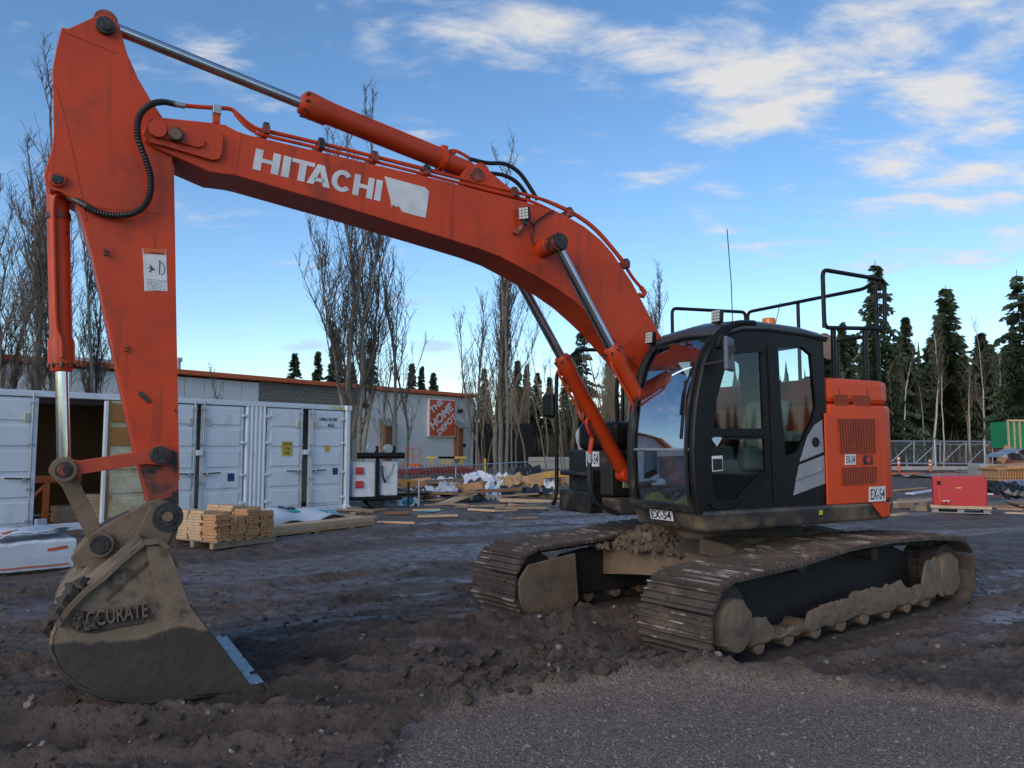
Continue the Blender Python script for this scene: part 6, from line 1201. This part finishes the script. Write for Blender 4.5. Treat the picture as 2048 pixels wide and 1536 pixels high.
def place_tree(meshes, name, label, loc, rz, sc, group=None, parts=('trunk', 'crown')):
    o = thing(name, label, 'tree', loc, rz, group); o.scale = sc if isinstance(sc, tuple) else (sc, sc, sc)
    for nm, me in zip(parts, meshes):
        c = bpy.data.objects.new(nm, me); COL.objects.link(c); c.parent = o
    return o
pop = [bare_tree_meshes(11, 14, 36, .38, 3, .105, .10, 1.7), bare_tree_meshes(12, 14, 30, .38, 2, .10, .12, 1.7), bare_tree_meshes(13, 12, 28, .34, 1, .10, .12, 1.8)]
thinp = [bare_tree_meshes(21, 9, 20, .55, 1, .07, .2, .7), bare_tree_meshes(22, 8, 16, .6, 1, .055, .15, .7)]
sap = [bare_tree_meshes(31 + k, 8, 12, .8, 1, .05, .25, .6, SAPL, .35) for k in range(4)]
bir = [bare_tree_meshes(41, 15, 18, .9, 1, .12, .45, .6, BIRCH, .3), bare_tree_meshes(42, 14, 14, 1.0, 1, .10, .5, .6, BIRCH, .25)]
POPG = 'bare poplars behind the container'
for px, D, top, v, rz, lab in [(22, 27, 330, 1, .3, 'tall bare poplar at the left photo edge'), (62, 25, 290, 2, 1.9, 'slender bare poplar second from the left edge'), (92, 26, 130, 0, 2.6, 'tallest bare poplar showing left of the excavator stick'), (172, 26.5, 420, 1, 4.0, 'bare poplar seen between bucket cylinder and stick'), (700, 30, 205, 0, .8, 'large multi-stemmed bare poplar at the container end'), (722, 32, 300, 1, 3.3, 'bare poplar close behind the large multi-stemmed one'), (1002, 43, 330, 0, 5.0, 'large bare poplar rising behind the middle of the boom'), (1305, 60, 560, 2, 1.0, 'bare poplar top showing behind the boom foot')]:
    b0 = atd(px, 900, D); h = (894 - top) / FPX * D + CAMH; place_tree(pop[v], 'poplar_tree', lab, (b0.x, D, 0), rz, h / (14 if v < 2 else 12), POPG)
for px, D, top, v, lab in [(790, 33, 480, 0, 'thin bare tree with sparse twigs right of the large poplar'), (812, 34, 600, 1, 'short thin bare tree before the store wall'), (932, 42, 640, 1, 'thin bare sapling at the store corner'), (452, 32, 740, 1, 'small leafless sapling above the container roof'), (765, 36, 690, 0, 'spindly bare tree before the rust pilaster'), (955, 44, 600, 0, 'thin bare tree left of the black enclosure')]:
    b0 = atd(px, 900, D); h = (894 - top) / FPX * D + CAMH; place_tree(thinp[v], 'bare_tree', lab, (b0.x, D, 0), px * .37, h / (9 if v == 0 else 8), 'thin bare trees')
def conifer_meshes(seed, H, R0, droop=.35, dens=1.0, ndl=NEEDLE):
    dens *= 1.3; r = random.Random(seed); n = 12; trunk = [(np.array([[r.gauss(0, .03), r.gauss(0, .03), H * k / n] for k in range(n + 1)]), .02 + .16 * (1 - np.linspace(0, 1, n + 1)))]
    vs = []; fs = []
    z = H * .10
    while z < H * .985:
        f = z / H; Rr = R0 * 1.25 * ((1 - f) ** .95) * (.65 + .6 * r.random()) + .10; nb = max(4, int(7 * dens * (1 - .4 * f)))
        for k in range(nb):
            az = r.uniform(0, 6.283); L = Rr * r.uniform(.65, 1.12); ca, sa = math.cos(az), math.sin(az); dz = -droop * L * r.uniform(.5, 1.2) if f < .85 else .3 * L
            m = max(4, int(L / .22)); 
            for i in range(m):
                t = (i + .6) / m; x = L * t; zz = z + dz * t * t + .12 * L * t + r.gauss(0, .05); w = (.16 + .22 * L * (1 - t) + .08) * r.uniform(.7, 1.25)
                for s in (-1, 1):
                    o = len(vs); sw = .28 * r.uniform(.6, 1.3); px_, py_ = ca * x, sa * x; qx, qy = -sa * s * w, ca * s * w; dd = -r.uniform(.08, .42)
                    vs += [(px_ - ca * .07, py_ - sa * .07, zz), (px_ + ca * sw * .5, py_ + sa * sw * .5, zz + .02), (px_ + qx + ca * sw, py_ + qy + sa * sw, zz + dd), (px_ + qx * .6 - ca * .02, py_ + qy * .6 - sa * .02, zz + dd * .7 - .05)]; fs.append((o, o + 1, o + 2, o + 3))
        z += H * r.uniform(.014, .024) / dens
    me = bpy.data.meshes.new('crown'); me.from_pydata(vs, [], fs); me.materials.append(ndl); me.update()
    return tubes_mesh('trunk', trunk, 7, CBARK), me
con = [conifer_meshes(61, 15, 2.6), conifer_meshes(62, 16, 2.2, .45), conifer_meshes(63, 14, 1.9, .3, 1.1, NEEDLE2), conifer_meshes(64, 15, 2.8, .5, .8)]
def put_con(px, top, D, v, lab, grp, wide=1.0):
    b0 = atd(px, 900, D); h = (894 - top) / FPX * D + CAMH; s = h / (15, 16, 14, 15)[v]; place_tree(con[v], 'spruce_tree', lab, (b0.x, D, 0), px * .71, (s * wide, s * wide, s), grp)
CG = 'spruces behind the store'
for i, (px, top, D, v) in enumerate([(585, 702, 95, 0), (632, 700, 90, 1), (668, 655, 88, 2), (738, 672, 90, 1), (822, 724, 92, 2), (842, 730, 96, 1), (866, 742, 95, 0), (968, 735, 90, 1), (1035, 718, 92, 2), (1054, 726, 95, 1), (1075, 742, 96, 0), (1100, 752, 98, 2), (1165, 645, 70, 3), (1010, 740, 100, 2), (1130, 740, 96, 1), (1222, 700, 90, 1), (700, 720, 99, 0)]):
    put_con(px, top, D, v, 'dark spruce behind the store, ' + ['standing alone left', 'left of the tall poplar', 'just left of the large poplar', 'right of the large poplar', 'above the block wall end', 'second above the stucco wall', 'small, right above the sign', 'left of the enclosure poplar', 'right of the enclosure poplar', 'second right of the enclosure poplar', 'third right of the enclosure poplar', 'before the thicket', 'broad, seen under the boom cylinders', 'behind the enclosure poplar', 'left of the boom cylinders', 'behind the cab front', 'hidden by the large poplar'][i], 'tree' and CG)
RG = 'spruces along the right forest edge'
RL = ['tallest spruce behind the deck rails', 'spruce between the deck rails and cab', 'spruce right of the excavator tail', 'tall full spruce in the right of the sky', 'slim spruce right of the full one', 'spruce cut off by the right photo edge']
for i, (px, top, D, v, w) in enumerate([(1765, 515, 62, 3, 1.0), (1692, 640, 80, 1, 1), (1822, 630, 66, 1, 1.1), (1905, 568, 66, 0, 1.15), (1985, 690, 74, 1, 1.1), (2052, 535, 58, 3, 1.0)]): put_con(px, top, D, v, RL[i], RG, w)
r = random.Random(3)
for i in range(46):
    px = 1650 + i * 10 + r.uniform(-6, 6); put_con(px, r.uniform(660, 770), r.uniform(70, 90), r.choice([1, 2, 3, 0]), 'dark spruce in the dense forest wall at the right', 'forest wall spruces', 1.5)
BL_ = ['pale birch nearest the excavator tail', 'birch with forked top before the full spruce', 'leaning birch right of the forked one', 'bright white birch behind the gate end', 'birch trunk behind the green bin', 'thin birch left of the gate post', 'thin birch between spruces']
for i, (px, D, top, v, rz) in enumerate([(1813, 61, 690, 0, 0), (1866, 61, 640, 0, 2), (1886, 60.5, 720, 1, 1), (1975, 60, 660, 1, 4), (2022, 59, 700, 0, 5), (1850, 63, 760, 1, 3), (1940, 62, 740, 1, 6)]):
    b0 = atd(px, 900, D); h = (894 - top) / FPX * D + CAMH; place_tree(bir[v], 'birch_tree', BL_[i], (b0.x, D, 0), rz, h / (15 if v == 0 else 14), 'birches at the forest edge')
for i in range(74):
    px = r.uniform(950, 1290) if i < 56 else r.uniform(1660, 2060); D = r.uniform(52, 70) if i < 56 else r.uniform(61, 70); b0 = atd(px, 900, D); place_tree(sap[i % 4], 'bare_sapling', 'brown leafless sapling in the thicket ' + ('beyond the fence' if i < 56 else 'behind the gate'), (b0.x, D, 0), r.uniform(0, 6), r.uniform(.75, 1.25), 'saplings beyond the fence' if i < 56 else 'saplings behind the gate')
# brush that reads as one mass under the trees
vs = []; fs = []
for k in range(5200):
    if k % 2: px = r.uniform(940, 1290); D = r.uniform(64, 84)
    else: px = r.uniform(1640, 2150); D = r.uniform(62, 84)
    b0 = atd(px, 900, D); h = r.uniform(.8, 4.2) * r.random() ** .5; dx, dy = r.gauss(0, .3) * h * .4, r.gauss(0, .3) * h * .3; w = .02 + .012 * h; o = len(vs); vs += [(b0.x - w, D, 0), (b0.x + w, D, 0), (b0.x + dx, D + dy, h), (b0.x + .4 * dx, D - w, h * .4)]; fs += [(0 + o, 1 + o, 2 + o), (1 + o, 3 + o, 2 + o), (3 + o, 0 + o, 2 + o)]
me = bpy.data.meshes.new('brush'); me.from_pydata(vs, [], fs); me.materials.append(BRUSH); o = bpy.data.objects.new('brush', me); COL.objects.link(o); tag(o, 'dry brown brush filling the forest edge', 'brush', kind='stuff')
# far forest closing the horizon; unseen trees behind the camera added to dim reflected glow
vs = []; fs = []
for k in range(1200):
    a = R(r.uniform(-75, 75)) if k < 520 else R(r.uniform(75, 285)); D = r.uniform(105, 150); x, y = D * math.sin(a), D * math.cos(a); px = 1024 + FPX * math.tan(a) if k < 520 else 0
    if -1500 < px < 560: D *= 1.25; x, y = D * math.sin(a), D * math.cos(a)
    h = r.uniform(6, 11) * (1.25 if px > 1250 else .95); w = h * .17; n = 7
    for j in range(9):
        z0 = h * (j / 9); rr = w * (1 - j / 9.3) * r.uniform(.8, 1.2); o = len(vs)
        for q in range(n): t = 6.283 * q / n + r.uniform(-.3, .3); rq = rr * r.uniform(.6, 1.25); vs.append((x + rq * math.cos(t), y + rq * math.sin(t), z0))
        vs.append((x, y, z0 + h * .24)); fs += [(o + q, o + (q + 1) % n, o + n) for q in range(n)]
me = bpy.data.meshes.new('far_forest'); me.from_pydata(vs, [], fs); me.materials.append(NEEDLE2); o = bpy.data.objects.new('far_forest', me); COL.objects.link(o); tag(o, 'far dark conifer forest closing the horizon', 'forest', kind='stuff')

# ------------------------------------------------------------------ say which one of a row each repeat is
ORD = ['first', 'second', 'third', 'fourth', 'fifth', 'sixth', 'seventh', 'eighth', 'ninth', 'tenth', 'eleventh', 'twelfth', 'thirteenth', 'fourteenth', 'fifteenth', 'sixteenth', 'seventeenth', 'eighteenth', 'nineteenth', 'twentieth']
def ordinal(k): return ORD[k] if k < 20 else 'twenty-' + ORD[k - 20]
bpy.context.view_layer.update()
for grp, tmpl in [('nested carts behind the fence', 'red shopping cart behind the fence, %s from the left in the nested row'), ('scrap boards', 'small scrap board on the mud, %s from the left of those strewn there'), ('heaped scrap timbers', 'scrap timber in the heap before the fence, %s from the left'), ('metal strips on the mud', 'pale metal strip beyond the red box, %s from the left')]:
    def sx_(o):
        c = o.matrix_world @ (sum((Vector(b) for b in o.bound_box), Vector()) / 8) if o.type == 'MESH' else o.matrix_world.translation
        return c.x / c.y
    for k, o in enumerate(sorted([o for o in SC.objects if o.get('group') == grp], key=sx_)): o['label'] = tmpl % ordinal(k)
